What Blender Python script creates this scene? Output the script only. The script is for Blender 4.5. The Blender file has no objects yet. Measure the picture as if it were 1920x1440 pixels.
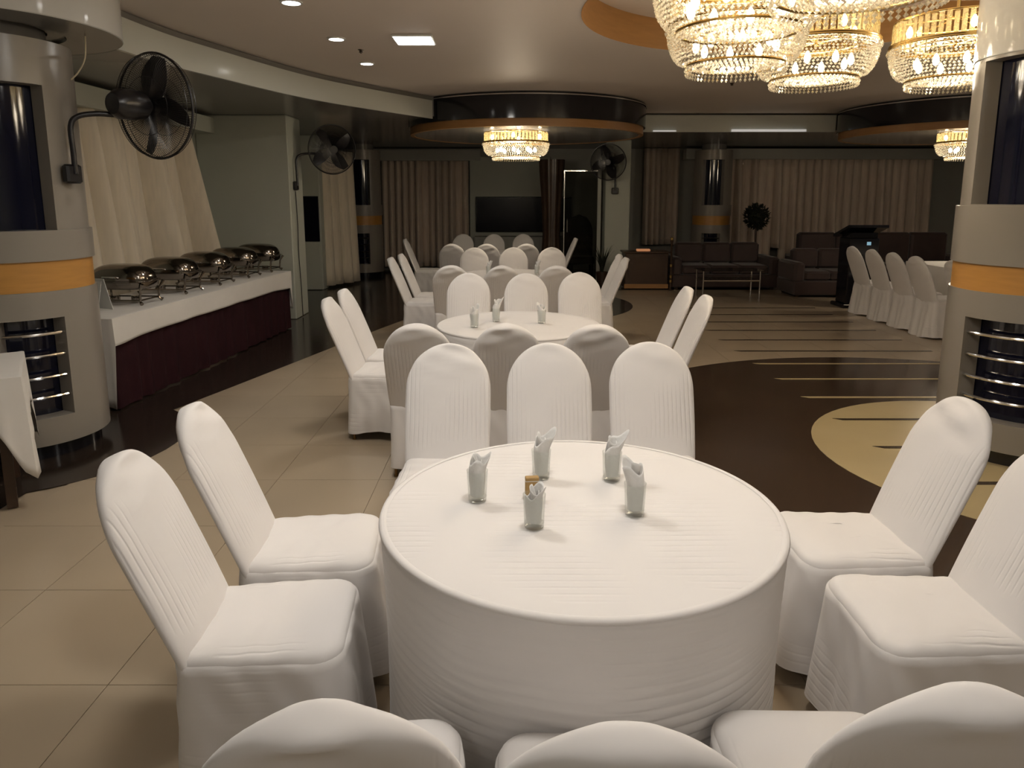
import bpy, bmesh, math, random
import numpy as np
from mathutils import Vector, Matrix
from mathutils.geometry import delaunay_2d_cdt

PI = math.pi
R_ = math.radians
random.seed(7)
sc = bpy.context.scene
COL = sc.collection

# ------------------------------------------------------------------ camera
CAM_H, F_PX, CY, YH = 1.68, 1340.0, 600.0, 368.0
cam_d = bpy.data.cameras.new('camera')
cam = bpy.data.objects.new('camera', cam_d)
COL.objects.link(cam)
cam.location = (0, 0, CAM_H)
cam.rotation_euler = (PI / 2 - math.atan((CY - YH) / F_PX), 0, 0)
cam_d.sensor_width = 36.0
cam_d.lens = F_PX / 1920 * 36
cam_d.shift_y = -(720 - CY) / 1920
cam_d.clip_start = 0.02
cam_d.clip_end = 100
sc.camera = cam

# ------------------------------------------------------------------ world / exposure
w = bpy.data.worlds.new('world')
sc.world = w
w.use_nodes = True
w.node_tree.nodes['Background'].inputs[0].default_value = (0.6, 0.55, 0.5, 1)
w.node_tree.nodes['Background'].inputs[1].default_value = 0.05
sc.view_settings.view_transform = 'Standard'
sc.view_settings.look = 'None'
sc.view_settings.gamma = 1.0
sc.view_settings.use_curve_mapping = False
sc.view_settings.exposure = -0.58
try:
    sc.cycles.use_denoising = True
    sc.cycles.max_bounces = 5
    sc.cycles.diffuse_bounces = 3
    sc.cycles.glossy_bounces = 2
    sc.cycles.transmission_bounces = 3
    sc.cycles.transparent_max_bounces = 14
    sc.cycles.use_adaptive_sampling = True
    sc.cycles.adaptive_threshold = 0.03
    sc.cycles.sample_clamp_indirect = 4.0
    sc.cycles.caustics_reflective = False
    sc.cycles.caustics_refractive = False
    sc.cycles.blur_glossy = 0.5
except Exception:
    pass

WARM = (1.0, 0.85, 0.67)
COOL = (1.0, 0.945, 0.87)
P_CHAND_NEAR = 31.0     # watts in each bowl of the near cluster
P_CHAND_FAR = 78.0
P_PANEL = 26.0
P_DOWN = 7.0

# ------------------------------------------------------------------ materials
MATS = {}


def nodes_of(m):
    m.use_nodes = True
    nt = m.node_tree
    return nt, nt.nodes, nt.links


def mat(name, col, rough=0.6, metal=0.0, var=0.06, scale=8.0, bump=0.0, bscale=60.0,
        spec=0.5, coat=0.0, sheen=0.0, emit=None, estr=0.0, stretch=None):
    m = bpy.data.materials.new(name)
    nt, N, L = nodes_of(m)
    b = N['Principled BSDF']
    b.inputs['Roughness'].default_value = rough
    b.inputs['Metallic'].default_value = metal
    b.inputs['Specular IOR Level'].default_value = spec
    if coat:
        b.inputs['Coat Weight'].default_value = coat
        b.inputs['Coat Roughness'].default_value = 0.06
    if sheen:
        b.inputs['Sheen Weight'].default_value = sheen
    tc = N.new('ShaderNodeTexCoord')
    mp = N.new('ShaderNodeMapping')
    L.new(tc.outputs['Object'], mp.inputs['Vector'])
    if stretch:
        mp.inputs['Scale'].default_value = stretch
    nz = N.new('ShaderNodeTexNoise')
    nz.inputs['Scale'].default_value = scale
    nz.inputs['Detail'].default_value = 1
    L.new(mp.outputs['Vector'], nz.inputs['Vector'])
    mx = N.new('ShaderNodeMix')
    mx.data_type = 'RGBA'
    mx.inputs['A'].default_value = tuple(max(0, c * (1 - var)) for c in col) + (1,)
    mx.inputs['B'].default_value = tuple(min(1, c * (1 + var)) for c in col) + (1,)
    L.new(nz.outputs['Fac'], mx.inputs['Factor'])
    L.new(mx.outputs['Result'], b.inputs['Base Color'])
    if bump:
        n2 = N.new('ShaderNodeTexNoise')
        n2.inputs['Scale'].default_value = bscale
        n2.inputs['Detail'].default_value = 0
        L.new(mp.outputs['Vector'], n2.inputs['Vector'])
        bp = N.new('ShaderNodeBump')
        bp.inputs['Strength'].default_value = bump
        bp.inputs['Distance'].default_value = 0.01
        L.new(n2.outputs['Fac'], bp.inputs['Height'])
        L.new(bp.outputs['Normal'], b.inputs['Normal'])
    if emit:
        b.inputs['Emission Color'].default_value = tuple(emit) + (1,)
        b.inputs['Emission Strength'].default_value = estr
    MATS[name] = m
    return m


def pleat_mat(name, col, axis, period, strength=0.55, mscale=3.0, thr=(0.44, 0.54), zmax=None, fine=0.12):
    """white cover fabric: matte cloth with stretches of fine stitched pleats running across one axis"""
    m = mat(name, col, rough=0.85, var=0.03, scale=5, sheen=0.15, spec=0.25)
    nt, N, L = nodes_of(m)
    b = N['Principled BSDF']
    tc = N.new('ShaderNodeTexCoord')
    wv = N.new('ShaderNodeTexWave')
    wv.wave_type = 'BANDS'
    wv.bands_direction = axis
    wv.wave_profile = 'SIN'
    wv.inputs['Scale'].default_value = (2 * PI / period) / 20.0
    wv.inputs['Distortion'].default_value = 1.2
    wv.inputs['Detail'].default_value = 0
    wv.inputs['Detail Scale'].default_value = 0.35
    L.new(tc.outputs['Object'], wv.inputs['Vector'])
    pw = N.new('ShaderNodeMath')
    pw.operation = 'POWER'
    pw.inputs[1].default_value = 5.0
    L.new(wv.outputs['Fac'], pw.inputs[0])
    msk = N.new('ShaderNodeTexNoise')
    msk.inputs['Scale'].default_value = mscale
    msk.inputs['Detail'].default_value = 1
    L.new(tc.outputs['Object'], msk.inputs['Vector'])
    mr = N.new('ShaderNodeMapRange')
    mr.inputs['From Min'].default_value = thr[0]
    mr.inputs['From Max'].default_value = thr[1]
    L.new(msk.outputs['Fac'], mr.inputs['Value'])
    mul = N.new('ShaderNodeMath')
    mul.operation = 'MULTIPLY'
    L.new(pw.outputs[0], mul.inputs[0])
    L.new(mr.outputs['Result'], mul.inputs[1])
    if zmax:
        sp = N.new('ShaderNodeSeparateXYZ')
        L.new(tc.outputs['Object'], sp.inputs[0])
        mz = N.new('ShaderNodeMapRange')
        mz.inputs['From Min'].default_value = zmax - 0.06
        mz.inputs['From Max'].default_value = zmax
        mz.inputs['To Min'].default_value = 1.0
        mz.inputs['To Max'].default_value = 0.0
        L.new(sp.outputs['Z'], mz.inputs['Value'])
        m2 = N.new('ShaderNodeMath')
        m2.operation = 'MULTIPLY'
        L.new(mul.outputs[0], m2.inputs[0])
        L.new(mz.outputs['Result'], m2.inputs[1])
        mul = m2
    fn = N.new('ShaderNodeTexNoise')
    fn.inputs['Scale'].default_value = 14
    fn.inputs['Detail'].default_value = 1
    L.new(tc.outputs['Object'], fn.inputs['Vector'])
    f2 = N.new('ShaderNodeMath')
    f2.operation = 'MULTIPLY_ADD'
    L.new(fn.outputs['Fac'], f2.inputs[0])
    f2.inputs[1].default_value = fine * 4
    L.new(mul.outputs[0], f2.inputs[2])
    bp = N.new('ShaderNodeBump')
    bp.invert = True
    bp.inputs['Strength'].default_value = strength
    bp.inputs['Distance'].default_value = 0.004
    L.new(f2.outputs[0], bp.inputs['Height'])
    L.new(bp.outputs['Normal'], b.inputs['Normal'])
    return m


CLOTH = (0.78, 0.752, 0.732)
m_back = pleat_mat('cover_back', CLOTH, 'X', 0.021, zmax=0.90)
m_seat = pleat_mat('cover_seat', CLOTH, 'X', 0.024)
m_skirt = pleat_mat('cover_skirt', CLOTH, 'Z', 0.030, strength=0.22, thr=(0.5, 0.65))
m_ttop = pleat_mat('table_cover_top', CLOTH, 'Y', 0.030, strength=0.4, mscale=3.0, thr=(0.48, 0.6))
m_tside = pleat_mat('table_cover_side', CLOTH, 'Z', 0.031, strength=0.4, mscale=2.0, thr=(0.45, 0.6))
m_linen = mat('linen', (0.74, 0.71, 0.66), rough=0.8, var=0.04, scale=6, bump=0.12, bscale=25, sheen=0.2)
m_paper = mat('napkin_paper', (0.86, 0.85, 0.83), rough=0.9, var=0.02, bump=0.1, bscale=120)
m_maroon = mat('maroon_skirt', (0.026, 0.007, 0.010), rough=0.85, var=0.2, scale=3, bump=0.1, spec=0.15)
m_tile = mat('beige_tile', (0.43, 0.345, 0.245), rough=0.24, var=0.07, scale=2.2, spec=0.5)
m_grout = mat('grout', (0.31, 0.245, 0.17), rough=0.8)
m_dark = mat('dark_granite', (0.030, 0.021, 0.016), rough=0.16, var=0.35, scale=90, spec=0.5)
m_brown = mat('brown_granite', (0.048, 0.030, 0.019), rough=0.18, var=0.25, scale=60, spec=0.5)
m_cream = mat('cream_inlay', (0.50, 0.40, 0.22), rough=0.22, var=0.06, scale=3)
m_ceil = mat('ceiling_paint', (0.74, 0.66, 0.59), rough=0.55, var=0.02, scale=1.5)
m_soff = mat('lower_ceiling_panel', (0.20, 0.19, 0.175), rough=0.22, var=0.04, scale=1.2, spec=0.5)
m_fascia = mat('fascia_paint', (0.55, 0.56, 0.50), rough=0.13, var=0.02, scale=2)
m_wall = mat('green_grey_wall', (0.50, 0.52, 0.45), rough=0.6, var=0.03, scale=2, bump=0.03)
m_wall2 = mat('grey_wall', (0.40, 0.40, 0.36), rough=0.55, var=0.04, scale=2)
m_colm = mat('column_panel', (0.28, 0.255, 0.22), rough=0.28, var=0.03, scale=2, spec=0.5)
m_white = mat('white_gloss', (0.66, 0.66, 0.63), rough=0.10, var=0.02, spec=0.6)
m_navy = mat('navy_glass', (0.006, 0.007, 0.020), rough=0.08, var=0.1, spec=0.6)
m_black = mat('black_gloss', (0.010, 0.010, 0.014), rough=0.10, var=0.1, spec=0.6)
m_orange = mat('orange_wood', (0.52, 0.26, 0.065), rough=0.35, var=0.14, scale=6, stretch=(1, 1, 8))
m_rust = mat('brown_wood', (0.34, 0.175, 0.06), rough=0.45, var=0.15, scale=5, stretch=(1, 1, 8))
m_chrome = mat('chrome', (0.75, 0.74, 0.72), rough=0.12, metal=1.0, var=0.03)
m_steel = mat('chafing_steel', (0.25, 0.22, 0.19), rough=0.13, metal=1.0, var=0.08, scale=4)
m_fan = mat('fan_black', (0.012, 0.011, 0.013), rough=0.3, var=0.15, spec=0.5)
m_blade = mat('fan_blade', (0.018, 0.016, 0.018), rough=0.35, var=0.1)
m_curt = mat('cream_curtain', (0.80, 0.71, 0.56), rough=0.9, var=0.12, scale=4, sheen=0.3, stretch=(6, 6, 0.6))
m_curt2 = mat('taupe_curtain', (0.74, 0.62, 0.51), rough=0.9, var=0.15, scale=4, sheen=0.3, stretch=(6, 6, 0.6))
m_sofa = mat('dark_sofa', (0.040, 0.022, 0.020), rough=0.6, var=0.2, scale=6, sheen=0.2, bump=0.1)
m_wood = mat('dark_wood', (0.055, 0.030, 0.018), rough=0.35, var=0.25, scale=5, stretch=(1, 8, 1))
m_leg = mat('brass_leg', (0.22, 0.13, 0.05), rough=0.4, metal=0.7)
m_gold = mat('gold_frame', (0.75, 0.52, 0.20), rough=0.22, metal=1.0, var=0.06)
m_card = mat('brown_card', (0.42, 0.26, 0.09), rough=0.6, var=0.06)
m_plate = mat('white_plate', (0.75, 0.75, 0.72), rough=0.4)
m_plastic = mat('cream_plastic', (0.62, 0.55, 0.38), rough=0.5)
m_leafy = mat('dark_leaves', (0.014, 0.018, 0.010), rough=0.7, var=0.5, scale=30)
m_screen = mat('screen_black', (0.004, 0.004, 0.009), rough=0.25, var=0.1, spec=0.15)
m_bulb = mat('lit_bulb', (1, 0.9, 0.7), rough=0.4, emit=(1.0, 0.84, 0.58), estr=60.0)
m_lamp = mat('lit_diffuser', (1, 1, 1), rough=0.4, emit=(1.0, 0.96, 0.90), estr=22.0)
m_streak = mat('glow_streak', (1, 1, 1), rough=0.4, emit=(1.0, 0.98, 0.95), estr=0.5)  # weak glow put in for a lamp's reflection
m_led = mat('display_glow', (0.2, 0.4, 0.5), rough=0.4, emit=(0.4, 0.7, 0.9), estr=0.6)
m_warmlit = mat('lit_box', (0.6, 0.3, 0.1), rough=0.5, emit=(1.0, 0.42, 0.2), estr=0.5)


for _m in (m_bulb, m_lamp, m_streak, m_led, m_warmlit):
    _m.cycles.emission_sampling = 'NONE'      # separate lamp objects do the lighting


def crystal(name, tint, transp, glossr=0.05):
    m = bpy.data.materials.new(name)
    nt, N, L = nodes_of(m)
    N.remove(N['Principled BSDF'])
    out = N['Material Output']
    tr = N.new('ShaderNodeBsdfTransparent')
    tr.inputs[0].default_value = tuple(0.5 + 0.5 * t for t in tint) + (1,)
    gl = N.new('ShaderNodeBsdfGlossy')
    gl.inputs['Color'].default_value = tuple(tint) + (1,)
    gl.inputs['Roughness'].default_value = glossr
    tl = N.new('ShaderNodeBsdfTranslucent')
    tl.inputs['Color'].default_value = tuple(tint) + (1,)
    a = N.new('ShaderNodeMixShader')
    a.inputs[0].default_value = 0.5
    L.new(gl.outputs[0], a.inputs[1])
    L.new(tl.outputs[0], a.inputs[2])
    tc = N.new('ShaderNodeTexCoord')
    nz = N.new('ShaderNodeTexNoise')
    nz.inputs['Scale'].default_value = 25
    L.new(tc.outputs['Object'], nz.inputs['Vector'])
    mr = N.new('ShaderNodeMapRange')
    mr.inputs['From Min'].default_value = 0.3
    mr.inputs['From Max'].default_value = 0.7
    mr.inputs['To Min'].default_value = max(0, transp - 0.2)
    mr.inputs['To Max'].default_value = min(1, transp + 0.2)
    L.new(nz.outputs['Fac'], mr.inputs['Value'])
    b = N.new('ShaderNodeMixShader')
    L.new(mr.outputs['Result'], b.inputs[0])
    L.new(a.outputs[0], b.inputs[1])
    L.new(tr.outputs[0], b.inputs[2])
    L.new(b.outputs[0], out.inputs['Surface'])
    MATS[name] = m
    return m


m_crys = crystal('crystal_bead', (0.95, 0.90, 0.78), 0.45)
m_rod = crystal('amber_crystal_rod', (0.92, 0.80, 0.50), 0.5)


def thin_glass(name, tint=(0.97, 0.98, 0.97), refl=1.0):
    m = bpy.data.materials.new(name)
    nt, N, L = nodes_of(m)
    N.remove(N['Principled BSDF'])
    tr = N.new('ShaderNodeBsdfTransparent')
    tr.inputs[0].default_value = tuple(tint) + (1,)
    gl = N.new('ShaderNodeBsdfGlossy')
    gl.inputs['Roughness'].default_value = 0.02
    fr = N.new('ShaderNodeLayerWeight')
    fr.inputs['Blend'].default_value = 0.12
    tc = N.new('ShaderNodeTexCoord')
    nz = N.new('ShaderNodeTexNoise')
    nz.inputs['Scale'].default_value = 4
    L.new(tc.outputs['Object'], nz.inputs['Vector'])
    mm = N.new('ShaderNodeMath')
    mm.operation = 'MULTIPLY_ADD'
    L.new(nz.outputs['Fac'], mm.inputs[0])
    mm.inputs[1].default_value = 0.02
    L.new(fr.outputs['Facing'], mm.inputs[2])
    mx = N.new('ShaderNodeMixShader')
    L.new(mm.outputs[0], mx.inputs[0])
    L.new(tr.outputs[0], mx.inputs[1])
    L.new(gl.outputs[0], mx.inputs[2])
    L.new(mx.outputs[0], N['Material Output'].inputs['Surface'])
    MATS[name] = m
    return m


m_glass = thin_glass('clear_glass')
m_gbase = thin_glass('glass_base', (0.90, 0.91, 0.90))
m_pane = thin_glass('smoked_pane', (0.55, 0.55, 0.52))


# ------------------------------------------------------------------ mesh helpers
class MB:
    def __init__(s):
        s.v = []
        s.f = []

    def add(s, verts, faces):
        o = len(s.v)
        s.v += [tuple(p) for p in verts]
        s.f += [tuple(i + o for i in f) for f in faces]
        return s

    def box(s, c, d, rz=0.0, bev=0.0):
        hx, hy, hz = d[0] / 2, d[1] / 2, d[2] / 2
        cs, sn = math.cos(rz), math.sin(rz)
        pts = []
        if bev <= 0:
            for z in (-hz, hz):
                for x, y in ((-hx, -hy), (hx, -hy), (hx, hy), (-hx, hy)):
                    pts.append((c[0] + x * cs - y * sn, c[1] + x * sn + y * cs, c[2] + z))
            return s.add(pts, [(3, 2, 1, 0), (4, 5, 6, 7), (0, 1, 5, 4), (1, 2, 6, 5), (2, 3, 7, 6), (3, 0, 4, 7)])
        b = bev
        lv = [(-hz, b), (-hz + b, 0), (hz - b, 0), (hz, b)]
        loops = []
        for z, ins in lv:
            lp = []
            x1, y1 = hx - ins, hy - ins
            bb = b if ins == 0 else b * 0.6
            for x, y in ((-x1 + bb, -y1), (x1 - bb, -y1), (x1, -y1 + bb), (x1, y1 - bb),
                         (x1 - bb, y1), (-x1 + bb, y1), (-x1, y1 - bb), (-x1, -y1 + bb)):
                lp.append((c[0] + x * cs - y * sn, c[1] + x * sn + y * cs, c[2] + z))
            loops.append(lp)
        return s.loft(loops, True, True)

    def loft(s, loops, cap0=False, cap1=False, closed=True):
        n = len(loops[0])
        pts = [p for l in loops for p in l]
        fs = []
        for i in range(len(loops) - 1):
            for j in range(n if closed else n - 1):
                k = (j + 1) % n
                fs.append((i * n + j, i * n + k, (i + 1) * n + k, (i + 1) * n + j))
        if cap0:
            fs.append(tuple(range(n - 1, -1, -1)))
        if cap1:
            fs.append(tuple((len(loops) - 1) * n + j for j in range(n)))
        return s.add(pts, fs)

    def lathe(s, prof, n=32, c=(0, 0, 0), cap0=False, cap1=False):
        loops = [[(c[0] + r * math.cos(2 * PI * j / n), c[1] + r * math.sin(2 * PI * j / n), c[2] + z)
                  for j in range(n)] for r, z in prof]
        return s.loft(loops, cap0, cap1)

    def tube(s, pts, r, n=8, caps=True):
        pts = [Vector(p) for p in pts]
        rs = r if isinstance(r, (list, tuple)) else [r] * len(pts)
        loops = []
        up = None
        for i, p in enumerate(pts):
            a = pts[max(i - 1, 0)]
            b = pts[min(i + 1, len(pts) - 1)]
            d = (b - a).normalized()
            if up is None:
                up = Vector((0, 0, 1)) if abs(d.z) < 0.9 else Vector((0, 1, 0))
            u = d.cross(up).normalized()
            v = u.cross(d).normalized()
            up = v
            loops.append([tuple(p + u * (rs[i] * math.cos(2 * PI * j / n)) + v * (rs[i] * math.sin(2 * PI * j / n)))
                          for j in range(n)])
        return s.loft(loops, caps, caps)

    def ring(s, R, r, n=40, m=6, c=(0, 0, 0), M=None):
        loops = []
        for i in range(n):
            a = 2 * PI * i / n
            lp = []
            for j in range(m):
                b = 2 * PI * j / m
                p = Vector(((R + r * math.cos(b)) * math.cos(a), (R + r * math.cos(b)) * math.sin(a), r * math.sin(b)))
                if M:
                    p = M @ p
                lp.append((p.x + c[0], p.y + c[1], p.z + c[2]))
            loops.append(lp)
        loops.append(loops[0])
        return s.loft(loops)

    def octa(s, c, rx, rz):
        x, y, z = c
        return s.add([(x, y, z + rz), (x + rx, y, z), (x, y + rx, z), (x - rx, y, z), (x, y - rx, z), (x, y, z - rz)],
                     [(0, 1, 2), (0, 2, 3), (0, 3, 4), (0, 4, 1), (5, 2, 1), (5, 3, 2), (5, 4, 3), (5, 1, 4)])

    def mesh(s, name, m, smooth=True, ang=40):
        me = bpy.data.meshes.new(name)
        me.from_pydata(s.v, [], s.f)
        me.update()
        if smooth:
            me.polygons.foreach_set('use_smooth', [True] * len(me.polygons))
            try:
                me.set_sharp_from_angle(angle=R_(ang))
            except Exception:
                pass
        if m:
            me.materials.append(m)
        return me

    def build(s, name, m, parent=None, smooth=True, ang=40):
        return obj(name, s.mesh(name, m, smooth, ang), parent)


def obj(name, me, parent=None):
    o = bpy.data.objects.new(name, me)
    COL.objects.link(o)
    if parent is not None:
        o.parent = parent
    return o


def tag(o, label, cat, group=None):
    o['label'] = label
    o['category'] = cat
    if group:
        o['group'] = group
    return o


def thing(name, label, cat, loc=(0, 0, 0), rz=0.0, group=None):
    o = bpy.data.objects.new(name, None)
    o.empty_display_size = 0.1
    COL.objects.link(o)
    o.location = loc
    o.rotation_euler = (0, 0, rz)
    return tag(o, label, cat, group)


def struct(o, label=None):
    o['kind'] = 'structure'
    if label:
        o['label'] = label
    return o


def copy_tree(o, parent=None):
    c = o.copy()
    COL.objects.link(c)
    c.parent = parent
    for ch in list(o.children):
        copy_tree(ch, c)
    return c


def hidden_light(name, kind, loc, power, color, size=0.1, parent=None, rot=None, spot=None):
    d = bpy.data.lights.new(name, kind)
    d.energy = power
    d.color = color
    if kind == 'AREA':
        d.shape = 'SQUARE'
        d.size = size
    else:
        d.shadow_soft_size = size
    if spot:
        d.spot_size = R_(spot)
        d.spot_blend = 0.6
    o = bpy.data.objects.new(name, d)
    COL.objects.link(o)
    o.location = loc
    if rot:
        o.rotation_euler = rot
    if parent is not None:
        o.parent = parent
    return o


def poly_mesh(name, outer, holes, z, m, flip=False, thick=0.0):
    """flat polygon (with holes) at height z; optional thickness upward"""
    pts, edges = [], []
    for lp in [outer] + holes:
        o = len(pts)
        pts += [Vector((p[0], p[1])) for p in lp]
        edges += [(o + i, o + (i + 1) % len(lp)) for i in range(len(lp))]
    vs, es, fs, _, _, _ = delaunay_2d_cdt(pts, edges, [], 0, 1e-5)

    def inside(lp, p):
        c = False
        j = len(lp) - 1
        for i in range(len(lp)):
            if (lp[i][1] > p[1]) != (lp[j][1] > p[1]) and \
               p[0] < (lp[j][0] - lp[i][0]) * (p[1] - lp[i][1]) / (lp[j][1] - lp[i][1]) + lp[i][0]:
                c = not c
            j = i
        return c
    keep = []
    for f in fs:
        ctr = (sum(vs[i][0] for i in f) / len(f), sum(vs[i][1] for i in f) / len(f))
        if inside(outer, ctr) and not any(inside(h, ctr) for h in holes):
            keep.append(tuple(f))
    b = MB()
    n = len(vs)
    if thick <= 0:
        b.add([(v[0], v[1], z) for v in vs], [tuple(reversed(f)) if flip else f for f in keep])
    else:
        b.add([(v[0], v[1], z) for v in vs] + [(v[0], v[1], z + thick) for v in vs],
              [tuple(reversed(f)) for f in keep] + [tuple(i + n for i in f) for f in keep])
        cnt = {}
        for f in keep:
            for i in range(len(f)):
                e = (f[i], f[(i + 1) % len(f)])
                cnt[e] = 1
        for (i, j) in list(cnt):
            if (j, i) not in cnt:
                b.f.append((i, j, j + n, i + n))
    return b


def circ(cx, cy, r, n=64, a0=0.0, a1=360.0, close=True):
    k = n if close else n + 1
    return [(cx + r * math.cos(R_(a0 + (a1 - a0) * i / n)), cy + r * math.sin(R_(a0 + (a1 - a0) * i / n)))
            for i in range(k)]


def wave_curve(pts, n):
    """Catmull-Rom through 2-D points"""
    out = []
    P = [pts[0]] + list(pts) + [pts[-1]]
    for i in range(1, len(P) - 2):
        for k in range(n):
            t = k / n
            q = []
            for d in range(len(P[0])):
                p0, p1, p2, p3 = P[i - 1][d], P[i][d], P[i + 1][d], P[i + 2][d]
                q.append(0.5 * (2 * p1 + (p2 - p0) * t + (2 * p0 - 5 * p1 + 4 * p2 - p3) * t * t
                                + (-p0 + 3 * p1 - 3 * p2 + p3) * t ** 3))
            out.append(tuple(q))
    out.append(tuple(pts[-1]))
    return out


# ================================================================== SETTING
Z_CEIL, Z_LOW = 3.00, 2.74
XL, XR, YF, YB = -4.20, 10.5, -3.5, 16.6
COL_L, COL_R = (-3.30, 4.72), (3.40, 4.60)
DRUM1, DRUM2, R_DRUM = (0.22, 11.2), (6.90, 11.25), 1.78

# ---- floor: slab, 61 cm tiles, stone inlays
floor = struct(MB().box(((XL + XR) / 2, (YF + YB) / 2, -0.06), (XR - XL, YB - YF, 0.108)).build('floor', m_tile, smooth=False),
               'polished beige tile floor with dark stone inlays')
T = 0.61
TX0, TY0 = -1.41, 2.24
b = MB().box((0, 0, -0.0025), (T - 0.003, T - 0.003, 0.005))
tile_me = b.mesh('tile', m_tile, smooth=False)
gb = poly_mesh('tile_bed', [(-2.64, -0.82), (5.31, -0.82), (5.31, 12.62), (-2.64, 12.62)], [], -0.0052, m_grout)
gb.build('tile_bed', m_grout, floor, smooth=False)
for i in range(-2, 11):
    for j in range(-5, 17):
        t = obj('tile', tile_me, floor)
        t.location = (TX0 + (i + 0.5) * T, TY0 + (j + 0.5) * T, 0.0)


def slab(name, outer, z, m, holes=(), th=0.002):
    return poly_mesh(name, outer, list(holes), z, m, thick=th).build(name, m, floor, smooth=False)


edge = wave_curve([(-2.79, 5.24), (-2.50, 6.2), (-1.97, 8.08), (-1.62, 9.29), (-1.25, 10.4)], 8)
slab('dark_inlay', [(XL, 5.0), (-2.95, 5.0)] + edge + [(-1.25, 13.2), (XL, 13.2)], 0.0004, m_dark)
slab('dark_inlay', circ(COL_L[0], COL_L[1], 0.98, 48), 0.0006, m_dark)
slab('dark_inlay', [(XL, YF), (-2.79, YF), (-2.79, 4.0), (XL, 4.0)], 0.0005, m_dark)
slab('dark_inlay', circ(DRUM1[0] - 0.05, DRUM1[1], 1.72, 64), 0.0007, m_dark)
slab('dark_inlay', [(-1.25, 12.95), (XR, 12.95), (XR, YB), (-1.25, YB)], 0.0005, m_brown)
slab('dark_inlay', [(XL, 13.2), (-1.25, 13.2), (-1.25, YB), (XL, YB)], 0.0005, m_dark)
slab('dark_inlay', circ(3.35, 4.45, 2.93, 96), 0.0008, m_brown)
slab('cream_inlay', circ(3.35, 4.45, 1.29, 64), 0.003, m_cream)
for k in range(-3, 11):
    y = 4.62 + k * 0.615
    dr = 2.93 ** 2 - (y - 4.45) ** 2
    ri = 1.29 ** 2 - (y - 4.45) ** 2
    x0, x1 = 2.48, 4.62
    dx0 = 3.35 - math.sqrt(dr) if dr > 0 else 99
    hw = 0.022
    if ri > 0 and 3.35 - math.sqrt(ri) < x0 + 0.05:
        m, z = m_brown, 0.0052
        x0 = max(x0, 3.35 - math.sqrt(ri))
        x1 = min(x1, 3.35 + math.sqrt(ri))
    elif dr > 0 and dx0 < x0:
        m, z = m_cream, 0.003
    else:
        m, z = m_brown, 0.0008
    slab('stripe_inlay', [(x0 + 0.03, y - hw), (x1, y - hw), (x1, y + hw), (x0 - 0.03, y + hw)], z, m)

# ---- main ceiling with the two overlapping round recesses
ca, ra = (2.1, 5.4), 1.6
cb, rb = (3.68, 4.9), 1.3
mid = ((ca[0] + cb[0]) / 2, (ca[1] + cb[1]) / 2)
un = [p for p in circ(*ca, ra, 96) if math.dist(p, cb) >= rb] + [p for p in circ(*cb, rb, 80) if math.dist(p, ca) >= ra]
un.sort(key=lambda p: math.atan2(p[1] - mid[1], p[0] - mid[0]))
hole_l = circ(COL_L[0], COL_L[1], 0.4, 24)
ceil_o = [(XL, YF), (XR, YF), (XR, YB), (XL, YB)]
ceiling = struct(poly_mesh('ceiling', ceil_o, [un], Z_CEIL, m_ceil, flip=True).build('ceiling', m_ceil, smooth=False),
                 'smooth taupe ceiling with round recess')
b = MB()
b.loft([[(p[0], p[1], Z_CEIL - 0.004) for p in reversed(un)], [(p[0], p[1], Z_CEIL + 0.26) for p in reversed(un)]])
b.build('recess_wall', m_rust, ceiling)
poly_mesh('recess_top', un, [], Z_CEIL + 0.255, m_ceil, flip=True).build('recess_top', m_ceil, ceiling, smooth=False)

# ---- lower ceiling: everything outside the curved fascia
fas = wave_curve([(-2.95, YF), (-2.90, 0.5), (-2.86, 3.5), (-2.80, 5.5), (-2.60, 6.55), (-2.10, 8.15), (-1.09, 9.92)], 10)


def ang_to(c, p):
    return math.degrees(math.atan2(p[1] - c[1], p[0] - c[0]))


aL = ang_to(DRUM1, (-1.09, 9.92))           # about -136
beam_y = 12.0
aR = math.degrees(math.asin((beam_y - DRUM1[1]) / R_DRUM))
back1 = circ(DRUM1[0], DRUM1[1], R_DRUM - 0.02, 40, 360 + aL, aR, close=False)   # far side, clockwise
a2L = 180 - aR
back2 = circ(DRUM2[0], DRUM2[1], R_DRUM - 0.02, 40, a2L, aR, close=False)
low_o = fas + back1 + [(DRUM1[0] + R_DRUM, beam_y)] + back2 + [(DRUM2[0] + R_DRUM + 0.1, beam_y), (XR, beam_y), (XR, YB), (XL, YB), (XL, YF)]
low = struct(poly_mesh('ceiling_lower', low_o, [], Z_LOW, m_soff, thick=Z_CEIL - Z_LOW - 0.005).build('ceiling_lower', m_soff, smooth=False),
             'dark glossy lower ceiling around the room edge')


def band(name, pts, z0, z1, th, m, parent=None, left=True):
    """vertical curved strip of thickness th along a 2-D polyline"""
    n = len(pts)
    off = []
    for i in range(n):
        a = Vector(pts[max(i - 1, 0)])
        c = Vector(pts[min(i + 1, n - 1)])
        d = (c - a).normalized()
        nn = Vector((d.y, -d.x)) * (th if left else -th)
        off.append((pts[i][0] + nn.x, pts[i][1] + nn.y))
    loops = []
    for i in range(n):
        p, q = pts[i], off[i]
        loops.append([(p[0], p[1], z0), (q[0], q[1], z0), (q[0], q[1], z1), (p[0], p[1], z1)])
    return MB().loft(loops, True, True).build(name, m, parent, ang=30)


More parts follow.
